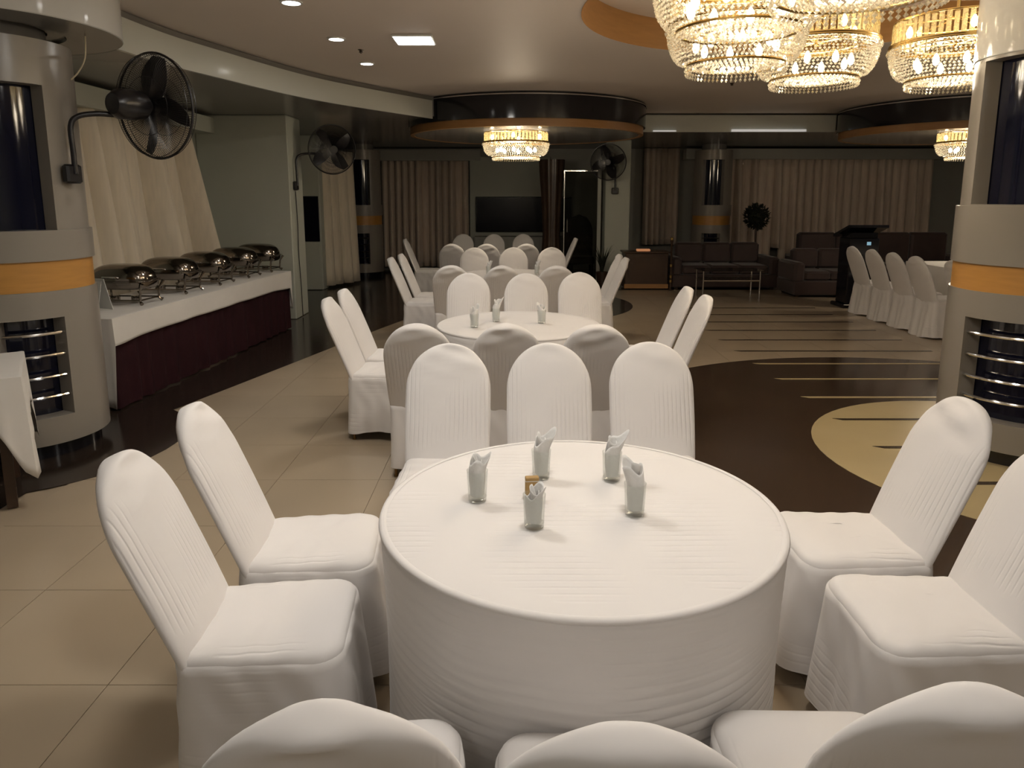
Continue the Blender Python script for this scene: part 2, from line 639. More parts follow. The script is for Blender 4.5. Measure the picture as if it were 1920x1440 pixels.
struct(band('trim_1', fas, Z_LOW - 0.035, Z_CEIL - 0.06, 0.03, m_fascia), 'pale curved fascia below the ceiling on the left')
struct(band('trim_2', [(DRUM1[0] + R_DRUM - 0.12, beam_y - 0.03), (DRUM2[0] - R_DRUM + 0.12, beam_y - 0.03)], Z_LOW - 0.035, Z_CEIL - 0.03, 0.04, m_fascia),
       'straight pale fascia between the two black drums')
band('reflection_streak', [(3.55, beam_y - 0.085), (4.75, beam_y - 0.085)], Z_LOW - 0.03, Z_LOW + 0.005, 0.03, m_streak, bpy.data.objects['trim_2'])  # glowing strips stand in for lamp reflections along the fascia
band('reflection_streak', [(2.28, beam_y - 0.085), (2.65, beam_y - 0.085)], Z_LOW - 0.03, Z_LOW - 0.01, 0.03, m_streak, bpy.data.objects['trim_2'])

for k, c in enumerate((DRUM1, DRUM2)):
    d = struct(bpy.data.objects.new('trim_%d' % (3 + k), None), 'round black ceiling drum with orange inner band')
    COL.objects.link(d)
    d.location = (c[0], c[1], 2.67)
    MB().lathe([(R_DRUM, 0.0), (R_DRUM, 0.325), (R_DRUM - 0.04, 0.325), (R_DRUM - 0.04, 0.0), (R_DRUM, 0.0)], 96).build('outer_band', m_black, d)
    MB().lathe([(R_DRUM + 0.012, 0.29), (R_DRUM + 0.012, 0.305), (R_DRUM, 0.305)], 96).build('chrome_edge', m_chrome, d)
    MB().lathe([(R_DRUM - 0.03, -0.10), (R_DRUM - 0.03, -0.001), (R_DRUM - 0.09, -0.001), (R_DRUM - 0.09, -0.10), (R_DRUM - 0.03, -0.10)], 96).build('orange_band', m_rust, d)
    MB().lathe([(0.0, -0.094), (R_DRUM - 0.085, -0.094)], 64).build('drum_underside', m_soff, d)

# ---- walls
H = Z_CEIL


def wall(name, p0, p1, th, m, label, z0=0.0, z1=None):
    z1 = H if z1 is None else z1
    d = Vector((p1[0] - p0[0], p1[1] - p0[1]))
    c = ((p0[0] + p1[0]) / 2, (p0[1] + p1[1]) / 2, (z0 + z1) / 2)
    return struct(MB().box(c, (d.length, th, z1 - z0), math.atan2(d.y, d.x)).build(name, m, smooth=False), label)


wall('wall_left', (XL - 0.05, YF), (XL - 0.05, YB), 0.1, m_wall, 'grey green left wall behind the curtains')
wall('wall_right', (XR + 0.05, YF), (XR + 0.05, YB), 0.1, m_wall2, 'grey right wall')
wall('wall_back', (XL, YB + 0.05), (XR, YB + 0.05), 0.1, m_wall2, 'dim grey green far wall')
wall('wall_front', (XL, YF - 0.05), (XR, YF - 0.05), 0.1, m_wall, 'wall behind the viewer')


def pier(name, x0, x1, y0, y1, m, label, z1=Z_LOW):
    return struct(MB().box(((x0 + x1) / 2, (y0 + y1) / 2, z1 / 2), (x1 - x0, y1 - y0, z1), 0, 0.012).build(name, m, smooth=False), label)


pier('wall_pier_left', XL, -2.98, 9.75, 10.35, m_wall, 'pale green wall pier carrying the second fan')
pier('wall_alcove_left', XL, -3.42, 12.9, 13.3, m_wall, 'low lit alcove wall with a dark panel')
pier('wall_pier_middle', 1.80, 2.28, 14.0, 14.9, m_wall, 'narrow pale green pier carrying the far fan')
pier('wall_panel_back', -0.95, 0.85, 16.3, YB, m_wall, 'pale wall panel behind the dark screen', 2.55)
# pelmet above left curtain and far curtains
struct(MB().box((XL + 0.13, 7.9, 2.60), (0.26, 3.7, 0.20)).build('trim_5', m_wall, smooth=False), 'pale pelmet above the cream curtain')
struct(MB().box((-1.9, YB - 0.2, 2.58), (2.4, 0.3, 0.24)).build('trim_6', m_wall2, smooth=False), 'pelmet above the far taupe curtain')
struct(MB().box((6.6, YB - 0.5, 2.59), (5.6, 0.3, 0.22)).build('trim_7', m_wall2, smooth=False), 'pelmet above the wide taupe curtain')

# dark glazed panel and white cupboard panel in the alcove
al = bpy.data.objects['wall_alcove_left']
MB().box((-3.66, 12.892, 1.28), (0.42, 0.016, 0.80)).build('dark_panel', m_screen, al, smooth=False)
MB().box((-3.66, 12.885, 0.44), (0.42, 0.03, 0.86), 0, 0.006).build('cupboard_panel', m_wall, al, smooth=False)
MB().box((-3.86, 12.86, 0.75), (0.02, 0.02, 0.08)).build('handle', m_black, al, smooth=False)

# ================================================================== COLUMNS


def sector(b, r0, r1, z0, z1, a0, a1):
    n = max(2, int(abs(a1 - a0) / 5))
    loops = []
    for i in range(n + 1):
        a = R_(a0 + (a1 - a0) * i / n)
        c, s = math.cos(a), math.sin(a)
        loops.append([(r0 * c, r0 * s, z0), (r1 * c, r1 * s, z0), (r1 * c, r1 * s, z1), (r0 * c, r0 * s, z1)])
    return b.loft(loops, True, True)


def full(b, r0, r1, z0, z1, n=72):
    return b.lathe([(r1, z0), (r1, z1), (r0, z1), (r0, z0), (r1, z0)], n)


def column(label, c, slot, win, wz, ring, bar_z, r=0.47, r_up=0.455, drum=None, far=False):
    t = thing('column', label, 'column', (c[0], c[1], 0), 0, 'round panelled columns')
    ri = r - 0.12
    MB().lathe([(0.0, 0.0), (r - 0.06, 0.0), (r - 0.06, 0.1)], 48).build('plinth', m_black, t)
    b = MB()
    full(b, ri, r, 0.10, 0.28)
    full(b, ri, r, 0.92, 1.09)
    sector(b, ri, r, 0.28, 0.92, slot[1], slot[0] + 360)
    b.build('lower_shell', m_colm, t, ang=30)
    b = MB()
    full(b, r - 0.06, r - 0.012, 1.09, ring[0])
    b.build('orange_ring', m_orange, t, ang=30)
    b = MB()
    full(b, ri, r + 0.004, ring[0], ring[1])
    b.build('collar_ring', m_colm, t, ang=30)
    b = MB()
    full(b, ri, r_up, wz[1], 2.62)
    if wz[0] > ring[1] + 0.001:
        full(b, ri, r_up, ring[1], wz[0])
    sector(b, ri, r_up, wz[0], wz[1], win[1], win[0] + 360)
    b.build('upper_shell', m_colm, t, ang=30)
    MB().lathe([(ri - 0.005, 0.11), (ri - 0.005, 2.60)], 64).build('navy_glass_core', m_navy, t)
    MB().lathe([(ri - 0.03, 2.58), (ri - 0.03, Z_LOW + 0.1)], 48).build('neck', m_soff, t)
    for z in bar_z:
        n = 16
        pts = [((r - 0.03) * math.cos(R_(slot[0] + (slot[1] - slot[0]) * i / n)),
                (r - 0.03) * math.sin(R_(slot[0] + (slot[1] - slot[0]) * i / n)), z) for i in range(n + 1)]
        MB().tube(pts, 0.011, 8).build('chrome_bar', m_chrome, t)
    if drum:
        rd, z0 = drum
        b = MB()
        b.lathe([(rd - 0.006, z0), (rd, z0 + 0.006), (rd, Z_CEIL - 0.003)], 96)
        b.build('ceiling_drum', m_white, t, ang=30)
        MB().lathe([(ri - 0.02, z0 + 0.02), (r_up - 0.03, z0 + 0.02), (r_up - 0.02, z0 + 0.002), (rd - 0.004, z0 + 0.001)], 96).build('drum_underside', m_soff, t, ang=30)
    return t


BARS = (0.82, 0.68, 0.54, 0.41)
column('grey round column on the left edge with chrome bars and wall fan', COL_L, (-69, -24.5), (-74, -21.5), (1.47, 2.35), (1.28, 1.47), BARS,
       drum=(0.765, 2.695))
column('grey round column on the right edge with chrome bars and no fan', COL_R, (-172, -102), (-183, -92), (1.63, 2.50), (1.26, 1.62), BARS,
       r=0.49, r_up=0.47)
b = MB()
b.lathe([(0.475, 2.52), (0.478, 2.525), (0.485, 3.26)], 72)
rc = [o for o in bpy.data.objects if o.name.startswith('column')][1]
b.build('gloss_sleeve', m_white, rc, ang=30)
column('far column by the taupe curtain on the left', (-3.15, 15.3), (-115, -62), (-122, -55), (1.50, 2.42), (1.28, 1.50), BARS, r=0.40, r_up=0.385)
column('far column standing behind the long sofa', (4.22, 15.3), (-132, -76), (-137, -70), (1.50, 2.42), (1.28, 1.50), BARS, r=0.40, r_up=0.385)

# ================================================================== CEILING LAMPS


def lamp_square(x, y, s, label, power):
    t = thing('ceiling_panel_light', label, 'ceiling light', (x, y, Z_CEIL - 0.02), 0, 'square ceiling panels')
    MB().box((0, 0, 0.009), (s + 0.03, s + 0.03, 0.018), 0, 0.004).build('frame', m_plate, t, smooth=False)
    MB().box((0, 0, -0.001), (s, s, 0.006)).build('diffuser', m_lamp, t, smooth=False)
    hidden_light('panel_lamp', 'AREA', (0, 0, -0.01), power, COOL, s, t)


lamp_square(-0.83, 6.38, 0.31, 'bright square ceiling panel left of the crystal chandeliers', P_PANEL)
for (x, y, lb) in ((-0.83, 3.1, 'added fill panel out of view overhead, left of the nearest table'), (0.3, 1.75, 'added fill panel out of view above the nearest table'),
                   (4.9, 1.6, 'added fill panel out of view overhead, nearer than the right column'),
                   (-0.83, -1.1, 'added fill panel behind the viewer on the left'), (1.9, -1.1, 'added fill panel behind the viewer on the right')):
    lamp_square(x, y, 0.31, lb, P_PANEL * (0.6 if y < 0 else 0.95 if y == 1.75 else 1.0))  # unseen panels added as fill for the near tables and chairs


def downlight(x, y, label, power):
    t = thing('downlight', label, 'ceiling light', (x, y, Z_CEIL - 0.012), 0, 'small round downlights')
    MB().lathe([(0.062, 0.0), (0.078, 0.002), (0.078, 0.011), (0.062, 0.011), (0.062, 0.0)], 28).build('bezel', m_plate, t)
    MB().lathe([(0.0, 0.004), (0.062, 0.004)], 28).build('lens', m_lamp, t)
    hidden_light('downlight_lamp', 'SPOT', (0, 0, -0.01), power, COOL, 0.05, t, (0, 0, 0), 130)


for x, y, lb in ((-1.52, 5.22, 'small downlight nearest the viewer, cut by the picture top'), (-1.49, 6.38, 'small downlight in the middle of the row of three'),
                 (-1.46, 7.52, 'small downlight farthest back in the row of three')):
    downlight(x, y, lb, P_DOWN)
for x, y, lb in ((-1.52, 4.06, 'first added unseen downlight overhead, nearer than the row of three'), (-1.5, 2.9, 'second added unseen downlight overhead, nearer than the row of three')):
    downlight(x, y, lb, P_DOWN)  # out-of-view downlights added for fill, carrying on the visible row
t = thing('sprinkler', 'tiny sprinkler head between the downlights', 'sprinkler', (-1.38, 6.85, Z_CEIL - 0.035))
MB().lathe([(0.004, 0.0), (0.02, 0.012), (0.012, 0.02), (0.03, 0.034)], 12, cap0=True).build('head', m_steel, t)
t = thing('sprinkler', 'tiny dark sprinkler head below the crystal chandeliers', 'sprinkler', (2.6, 8.8, Z_CEIL - 0.035))
MB().lathe([(0.004, 0.0), (0.02, 0.012), (0.012, 0.02), (0.03, 0.034)], 12, cap0=True).build('head', m_steel, t)

# ================================================================== CHANDELIERS
CH = {}


def chand_meshes():
    b = MB()
    for z in (0.31, 0.325):
        b.ring(0.455, 0.010, 56, 6, (0, 0, z))
    b.ring(0.43, 0.008, 48, 6, (0, 0, 0.50))
    b.ring(0.30, 0.008, 40, 6, (0, 0, 0.31))
    b.ring(0.325, 0.008, 44, 6, (0, 0, 0.055))
    for k in range(6):
        a = 2 * PI * k / 6
        b.tube([(0.45 * math.cos(a), 0.45 * math.sin(a), 0.315), (0.0, 0.0, 0.33)], 0.006, 5)
        b.tube([(0.43 * math.cos(a), 0.43 * math.sin(a), 0.50), (0.0, 0.0, 0.52)], 0.006, 5)
    b.tube([(0, 0, 0.30), (0, 0, 0.53)], 0.014, 8)
    CH['frame'] = b.mesh('gold_frame', m_gold)
    b = MB()
    for k in range(56):
        a = 2 * PI * k / 56
        jl = 0.155 + 0.008 * math.sin(k * 2.3)
        b.box((0.435 * math.cos(a), 0.435 * math.sin(a), 0.335 + jl / 2), (0.010, 0.034, jl), a)
    CH['rods'] = b.mesh('crystal_rods', m_rod, smooth=False)
    b = MB()
    rows = 12
    for i in range(rows):
        u = i / (rows - 1)
        z = 0.295 - 0.225 * u
        r = 0.335 + 0.115 * math.sqrt(max(0.0, 1 - u ** 2.2))
        n = int(2 * PI * r / 0.030)
        for k in range(n):
            a = 2 * PI * (k + 0.5 * (i % 2)) / n
            j = random.uniform(-0.003, 0.003)
            b.octa(((r + j) * math.cos(a), (r + j) * math.sin(a), z + j), 0.0125, 0.011)
    CH['bowl'] = b.mesh('bead_bowl', m_crys, smooth=False)
    b = MB()
    for r, z, s in ((0.325, 0.03, 0.013), (0.32, 0.005, 0.012), (0.27, 0.045, 0.014), (0.21, 0.040, 0.014), (0.15, 0.036, 0.014), (0.09, 0.033, 0.014), (0.035, 0.03, 0.014)):
        n = max(6, int(2 * PI * r / 0.032))
        for k in range(n):
            a = 2 * PI * k / n
            b.octa((r * math.cos(a), r * math.sin(a), z), s, 0.014)
    for k in range(28):
        a = 2 * PI * k / 28
        b.octa((0.465 * math.cos(a), 0.465 * math.sin(a), 0.285), 0.012, 0.022)
    CH['fringe'] = b.mesh('bead_fringe', m_crys, smooth=False)
    CH['bulb'] = MB().lathe([(0.0, -0.04), (0.016, -0.03), (0.024, -0.005), (0.02, 0.02), (0.008, 0.045), (0.0, 0.052)], 12).mesh('bulb', m_bulb)


chand_meshes()


def chandelier(label, x, y, z, scale, power, top, sz=1.0):
    t = thing('crystal_chandelier', label, 'chandelier', (x, y, z), random.uniform(0, 1), 'crystal bowl chandeliers')
    t.scale = (scale, scale, scale * sz)
    obj('gold_frame', CH['frame'], t)
    for k in ('rods', 'bowl', 'fringe'):
        o = obj({'rods': 'crystal_rod_band', 'bowl': 'bead_bowl', 'fringe': 'bead_fringe'}[k], CH[k], t)
        o['kind'] = 'stuff'
    for k in range(8):
        a = 2 * PI * k / 8
        bb = obj('bulb', CH['bulb'], t)
        bb.location = (0.26 * math.cos(a), 0.26 * math.sin(a), 0.18)
    for k in range(4):
        a = 2 * PI * (k + 0.5) / 4
        bb = obj('bulb', CH['bulb'], t)
        bb.location = (0.33 * math.cos(a), 0.33 * math.sin(a), 0.42)
    hh = (top - z) / (scale * sz)
    MB().lathe([(0.014, 0.51), (0.014, hh - 0.03), (0.09, hh - 0.02), (0.09, hh)], 16).build('stem', m_gold, t)
    hidden_light('chandelier_lamp', 'POINT', (0, 0, 0.15), power, WARM, 0.16, t)
    return t


chandelier('crystal chandelier at the picture top, nearest the viewer', 1.33, 2.92, 2.40, 0.97, P_CHAND_NEAR, Z_CEIL)
chandelier('large crystal chandelier cut by the picture top beside the orange recess', 1.17, 3.90, 2.47, 0.97, P_CHAND_NEAR, Z_CEIL + 0.25 if math.dist((1.17, 3.9), ca) < ra else Z_CEIL)
chandelier('crystal chandelier hanging just below the large one', 1.46, 4.90, 2.47, 0.97, P_CHAND_NEAR, Z_CEIL + 0.25)
chandelier('crystal chandelier in the middle of the near cluster', 2.24, 5.54, 2.48, 0.95, P_CHAND_NEAR, Z_CEIL + 0.25)
chandelier('crystal chandelier touching the right column edge', 3.16, 5.36, 2.45, 0.92, P_CHAND_NEAR, Z_CEIL + 0.25)
chandelier('small looking crystal chandelier under the middle black drum', 0.055, 10.1, 2.17, 1.0, P_CHAND_FAR, 2.577, 0.74)
chandelier('far crystal chandelier half hidden by the right column', 6.40, 10.2, 2.18, 1.0, P_CHAND_FAR, 2.577, 0.74)

# ================================================================== CHAIRS
SEAT_Z = 0.455
LEAN = R_(22)


def back_mesh(seed, wr):
    rnd = random.Random(seed)
    ph = [rnd.uniform(0, 6.28) for _ in range(8)]
    L0, arch, W, n = 0.625, 0.225, 0.203, 48
    qs = [(q, W * (0.955 + 0.045 * math.sin(min(1, q / 0.33) * PI / 2))) for q in np.linspace(0, L0 - arch, 18)]
    for k in range(1, 18):
        a = (PI / 2) * (1 - (1 - k / 17.0) ** 1.25) if k < 17 else PI / 2 * 0.998
        qs.append((L0 - arch + arch * math.sin(a), W * max(0.0, math.cos(a)) ** 0.97))
    loops = []
    for q, w in qs:
        w = max(w, 0.004)
        th = 0.027 * min(1.0, (w / 0.07) ** 0.6)
        bul = 0.010 * min(1.0, w / 0.1)
        lean = LEAN * (0.93 + 0.07 * q / L0)
        yc = -0.160 - q * math.sin(lean)
        zc = 0.395 + q * math.cos(lean)
        lp = []
        for j in range(n):
            a = 2 * PI * j / n
            ca_, sa = math.cos(a), math.sin(a)
            x = w * math.copysign(abs(ca_) ** 0.62, ca_)
            nn = th * math.copysign(abs(sa) ** 0.8, sa)
            f = 1 - (x / w) ** 2
            nn += bul * f * sa
            top = max(0.0, (q - 0.38) / 0.22)
            dz = wr * top * (0.006 * math.sin(42 * q + 9 * x + ph[0]) * math.cos(11 * x + ph[1])
                             + 0.003 * math.sin(75 * q - 22 * x + ph[2]))
            low_ = max(0.0, 1 - q / 0.22)
            dz += low_ * 0.003 * math.sin(60 * x + ph[3])
            nn += dz * f * (1 if sa >= 0 else -1)
            x += 0.0012 * wr * top * math.sin(60 * q + ph[4])
            lp.append((x, yc + nn * math.cos(lean), zc + nn * math.sin(lean)))
        loops.append(lp)
    return MB().loft(loops, True, True).mesh('backrest', m_back, ang=80)


def seat_outline(inset, nper=96):
    """trapezoid seat with rounded corners, counter-clockwise from the middle of the rear edge"""
    yb, yf, wb, wf = -0.205 + inset, 0.235 - inset, 0.192 - inset, 0.208 - inset
    rf, rbk = max(0.075 - inset * 0.5, 0.012), max(0.035 - inset * 0.2, 0.008)
    pts = []

    def arc(cx, cy, r, a0, a1, k):
        return [(cx + r * math.cos(R_(a0 + (a1 - a0) * i / k)), cy + r * math.sin(R_(a0 + (a1 - a0) * i / k))) for i in range(k + 1)]
    raw = [(0, yb)] + arc(wb - rbk, yb + rbk, rbk, -90, 0, 6) + arc(wf - rf, yf - rf, rf, 0, 90, 10) \
        + arc(-wf + rf, yf - rf, rf, 90, 180, 10) + arc(-wb + rbk, yb + rbk, rbk, 180, 270, 6) + [(0, yb)]
    acc = [0]
    for i in range(1, len(raw)):
        acc.append(acc[-1] + math.dist(raw[i], raw[i - 1]))
    k = 0
    for i in range(nper):
        s = acc[-1] * i / nper
        while acc[k + 1] < s:
            k += 1
        u = (s - acc[k]) / max(1e-9, acc[k + 1] - acc[k])
        pts.append((raw[k][0] + (raw[k + 1][0] - raw[k][0]) * u, raw[k][1] + (raw[k + 1][1] - raw[k][1]) * u))
    return pts


def seat_mesh(seed):
    rnd = random.Random(seed)
    ph = [rnd.uniform(0, 6.28) for _ in range(6)]
    loops = []
    for ins, z in ((0.004, 0.425), (0.0, 0.445), (0.006, 0.463), (0.022, 0.474), (0.055, 0.481), (0.09, 0.485), (0.12, 0.4865), (0.15, 0.487)):
        lp = []
        for (x, y) in seat_outline(ins):
            d = 0.0025 * math.sin(26 * x + 12 * y + ph[0]) * math.sin(9 * y + ph[1]) + 0.0015 * math.sin(70 * y + 20 * x + ph[2])
            lp.append((x, y, z + (d if ins > 0.02 else 0)))
        loops.append(lp)
    return MB().loft(loops, True, True).mesh('seat', m_seat, ang=70)


def skirt_mesh(seed, flare=0.03, bottom=0.058, wave=1.0):
    rnd = random.Random(seed)
    ph = [rnd.uniform(0, 6.28) for _ in range(8)]
    base = seat_outline(0.0, 144)
    n = len(base)
    loops = []
    rows = 16
    for i in range(rows + 1):
        u = i / rows
        z = 0.447 - (0.447 - bottom) * u
        lp = []
        for j, (x, y) in enumerate(base):
            p, q = base[(j - 1) % n], base[(j + 1) % n]
            d = Vector((q[0] - p[0], q[1] - p[1])).normalized()
            nx, ny = d.y, -d.x
            s = j / n
            o = 0.004 + flare * u * (0.25 + 0.75 * (ny if ny > 0 else 0.35 * -ny))
            o += wave * u * (0.006 * math.sin(2 * PI * 7 * s + ph[0] + 1.5 * u) + 0.004 * math.sin(2 * PI * 15 * s + ph[1]))
            # drape creases
            o += 0.0018 * math.sin(38 * z + 22 * s * PI + ph[2]) * math.sin(9 * s * PI + ph[4]) * (1 - u) * 2
            # open pleat at each front corner
            for cx in (1, -1):
                dd = (x - cx * 0.178) ** 2 + (y - 0.205) ** 2
                k = math.exp(-dd / 0.0011)
                o += 0.024 * u * math.exp(-dd / 0.005) - 0.036 * u ** 1.2 * k
            zz = z + (0.012 * math.sin(2 * PI * 3 * s + ph[3]) * u if i == rows else 0)
            lp.append((x + nx * o, y + ny * o, zz))
        loops.append(lp)
    loops.insert(0, [(x * 0.955, y * 0.955, 0.4535) for x, y in base])      # tucked in under the seat edge
    return MB().loft(loops).mesh('skirt', m_skirt, ang=75)


LEG = MB().lathe([(0.0, 0.0), (0.013, 0.0), (0.013, 0.012), (0.010, 0.014), (0.012, 0.42)], 10).mesh('leg', m_leg)
VAR = []
for k in range(5):
    VAR.append((back_mesh(11 + k, (0.5, 1.5, 0.8, 2.0, 1.1)[k]), seat_mesh(31 + k), skirt_mesh(51 + k, (0.03, 0.045, 0.025, 0.05, 0.035)[k])))
BIG_SKIRT = skirt_mesh(77, 0.10, 0.01, 2.4)


def chair(label, top_x, top_y, face, var, group, sk=None):
    """face: heading in degrees of the seat front; (top_x, top_y) = where the top of the back is"""
    rz = R_(face - 90)
    fx, fy = math.cos(R_(face)), math.sin(R_(face))
    x, y = top_x + 0.392 * fx, top_y + 0.392 * fy
    t = thing('banquet_chair', label, 'chair', (x, y, 0), rz, group)
    bm_, sm_, km_ = VAR[var % 5]
    obj('backrest', bm_, t)
    obj('seat', sm_, t)
    obj('skirt', sk or km_, t)
    for sx, sy in ((-0.17, -0.18), (0.17, -0.18), (-0.18, 0.18), (0.18, 0.18)):
        l = obj('leg', LEG, t)
        l.location = (sx, sy, 0)
    return t


G1, G2, G3, G4, G5 = ('chairs around the nearest table', 'chairs around the second table', 'chairs around the third table',
                      'chairs around the farthest table', 'chairs in a row by the right column')
# nearest table
chair('white covered chair across the nearest table, left of three', -0.305, 3.40, -90, 1, G1)
chair('white covered chair across the nearest table, middle of three', 0.178, 3.41, -90, 0, G1)
chair('white covered chair across the nearest table, right of three', 0.675, 3.44, -91, 2, G1)
chair('white covered chair left of the nearest table, farther one with wrinkled top', -1.11, 2.36, 5, 1, G1)
chair('white covered chair left of the nearest table, nearest one at picture left', -1.10, 1.88, 5, 4, G1)
chair('white covered chair right of the nearest table, farther one', 1.615, 2.43, 181, 3, G1)
chair('white covered chair right of the nearest table, cut by the right picture edge', 1.635, 1.955, 180, 0, G1)
chair('white chair with its back to the viewer at bottom left', -0.265, 0.872, 96, 4, G1)
chair('white chair with its back to the viewer at bottom middle', 0.155, 0.835, 88, 2, G1)
chair('white chair with its back to the viewer at bottom right corner', 0.665, 0.91, 89, 0, G1)
# second table
chair('cream covered chair, back turned, left of three before the second table', -0.535, 3.92, 90, 2, G2)
chair('cream covered chair, back turned, middle of three before the second table', -0.03, 3.92, 90, 1, G2)
chair('cream covered chair, back turned, right of three before the second table', 0.475, 3.90, 90, 3, G2)
chair('white covered chair behind the second table, left of three', -0.40, 6.62, -90, 0, G2)
chair('white covered chair behind the second table, middle of three', 0.13, 6.60, -90, 2, G2)
chair('white covered chair behind the second table, right of three', 0.63, 6.68, -90, 4, G2)
chair('white covered chair left of the second table, nearer one showing its leg', -1.31, 4.98, -2, 1, G2)
chair('white covered chair left of the second table, farther one', -1.31, 5.46, -2, 0, G2)
chair('white covered chair right of the second table, nearer one', 1.42, 5.12, 181, 2, G2)
chair('white covered chair right of the second table, farther one', 1.40, 5.60, 181, 0, G2)
# third table
chair('cream covered chair, back turned, left of three before the third table', -0.63, 7.35, 90, 3, G3)
chair('cream covered chair, back turned, middle of three before the third table', -0.10, 7.30, 90, 1, G3)
chair('cream covered chair, back turned, right of three before the third table', 0.46, 7.30, 90, 2, G3)
chair('white covered chair behind the third table, left of three', -0.52, 9.95, -90, 2, G3)
chair('white covered chair behind the third table, middle of three', 0.02, 9.98, -90, 0, G3)
chair('white covered chair behind the third table, right of three', 0.55, 9.98, -90, 4, G3)
chair('white covered chair left of the third table, nearer one', -1.43, 8.36, -2, 0, G3)
chair('white covered chair left of the third table, farther one', -1.39, 8.88, -2, 2, G3)
chair('white covered chair right of the third table, nearer one', 1.34, 8.34, 181, 1, G3)
chair('white covered chair right of the third table, farther one', 1.34, 8.83, 181, 3, G3)
# farthest table
chair('dim covered chair, back turned, left of three before the farthest table', -0.90, 10.70, 90, 1, G4)
chair('dim covered chair, back turned, middle of three before the farthest table', -0.38, 10.72, 90, 3, G4)
chair('dim covered chair, back turned, right of three before the farthest table', 0.22, 10.75, 90, 2, G4)
chair('dim covered chair behind the farthest table, left of three', -0.92, 13.55, -90, 0, G4)
chair('dim covered chair behind the farthest table, middle of three', -0.34, 13.55, -90, 2, G4)
chair('dim covered chair behind the farthest table, right of three', 0.21, 13.55, -90, 4, G4)
chair('dim covered chair left of the farthest table in front of the curtain', -1.80, 12.0, -2, 1, G4)
chair('dim covered chair right of the farthest table near the glass door', 1.10, 12.3, 181, 0, G4)
# right row
chair('white chair with a full skirt, farthest of the row by the right column', 4.83, 10.20, 5, 1, G5, BIG_SKIRT)
chair('white chair with a full skirt, second farthest of the row by the right column', 4.82, 9.62, 5, 0, G5, BIG_SKIRT)
chair('white chair with a full skirt, middle of the row by the right column', 4.82, 9.08, 5, 2, G5, BIG_SKIRT)
chair('white chair with full skirt and tucked top, fourth in the row by the right column', 4.80, 8.52, 5, 3, G5, BIG_SKIRT)
chair('white chair half hidden by the orange ring of the right column', 4.92, 7.98, 5, 3, G5, BIG_SKIRT)

# ================================================================== ROUND TABLES
TR, TZ = 0.60, 0.75


def round_cover():
    n = 180
    b = MB()
    loops = []
    for k in range(1, 31):
        r = (TR - 0.012) * k / 30
        lp = []
        for j in range(n):
            a = 2 * PI * j / n
            x, y = r * math.cos(a), r * math.sin(a)
            m = max(0, math.sin(3.1 * x + 1.0) * math.cos(2.6 * y - 0.5))
            z = TZ + 0.0012 * m * math.sin(2 * PI * y / 0.031 + 2 * x) - 0.002 * max(0, r - 0.54) / 0.05
            lp.append((x, y, z))
        loops.append(lp)
    b.loft(loops, True)
    b.f[-1] = tuple(reversed(b.f[-1])) if False else b.f[-1]
    top = b.mesh('cover_top', m_ttop, ang=80)
    b = MB()
    loops = []
    for i in range(73):
        u = i / 72
        z = TZ - 0.002 - (TZ - 0.012) * u
        if i < 4:
            rr = TR - 0.012 + 0.012 * math.sin(PI / 2 * i / 3)
        else:
            rr = TR - 0.030 * math.sin(min(1, (u - 0.05) / 0.7) * PI / 2) * 0.6
        lp = []
        for j in range(n):
            a = 2 * PI * j / n
            m = 0.55 + 0.45 * math.sin(4 * a + 0.9) * math.cos(2.2 * u + a)
            wv = math.sin(2 * PI * (z + 0.018 * math.sin(3 * a + 1.2) + 0.006 * math.sin(11 * a)) / 0.034)
            d = 0.0034 * m * wv * min(1, u * 8) + 0.003 * math.sin(5 * a + 4 * u)
            lp.append(((rr + d) * math.cos(a), (rr + d) * math.sin(a), z))
        loops.append(lp)
    b.loft(loops)
    side = b.mesh('cover_side', m_tside, ang=80)
    b = MB().lathe([(TR - 0.020, TZ - 0.0005), (TR - 0.010, TZ + 0.0022), (TR - 0.001, TZ - 0.002), (TR + 0.002, TZ - 0.010), (TR - 0.006, TZ - 0.016)], n)
    hem = b.mesh('cover_rim', m_tside, ang=80)
    return top, side, hem


ct, cs_, ch_ = round_cover()
TABLE_DISC = MB().lathe([(0.0, 0.715), (TR - 0.035, 0.715), (TR - 0.035, 0.742), (0.0, 0.742)], 48).mesh('tabletop', m_wood)
TABLE_LEG = MB().lathe([(0.0, 0.0), (0.02, 0.0), (0.02, 0.715)], 12).mesh('leg', m_steel)


def round_table(label, x, y, rz):
    t = thing('round_table', label, 'table', (x, y, 0), rz, 'round banquet tables in white covers')
    obj('cover_top', ct, t)
    obj('cover_side', cs_, t)
    obj('cover_rim', ch_, t)
    obj('tabletop', TABLE_DISC, t)
    for k in range(4):
        l = obj('leg', TABLE_LEG, t)
        l.location = (0.36 * math.cos(PI / 4 + k * PI / 2), 0.36 * math.sin(PI / 4 + k * PI / 2), 0)
    return t


round_table('round table in a white ribbed cover, nearest the viewer with five napkin glasses', 0.205, 2.05, 0)
round_table('second round white covered table from the viewer', 0.05, 5.20, 0.0)
round_table('third round white covered table from the viewer, mostly hidden by chairs', -0.03, 8.65, 0.0)
round_table('farthest round covered table in the dim back of the room', -0.33, 12.15, 0.0)
# table of the right hand row, behind the column
t = thing('banquet_table', 'white draped table behind the right column beside the chair row', 'table', (6.36, 9.0, 0))
MB().box((0, 0, 0.73), (1.2, 2.8, 0.03), 0, 0.006).build('tabletop', m_wood, t, smooth=False)
for sx in (-0.5, 0.5):
    for sy in (-1.3, 1.3):
        MB().box((sx, sy, 0.357), (0.04, 0.04, 0.714)).build('leg', m_steel, t, smooth=False)
tc_ = MB()


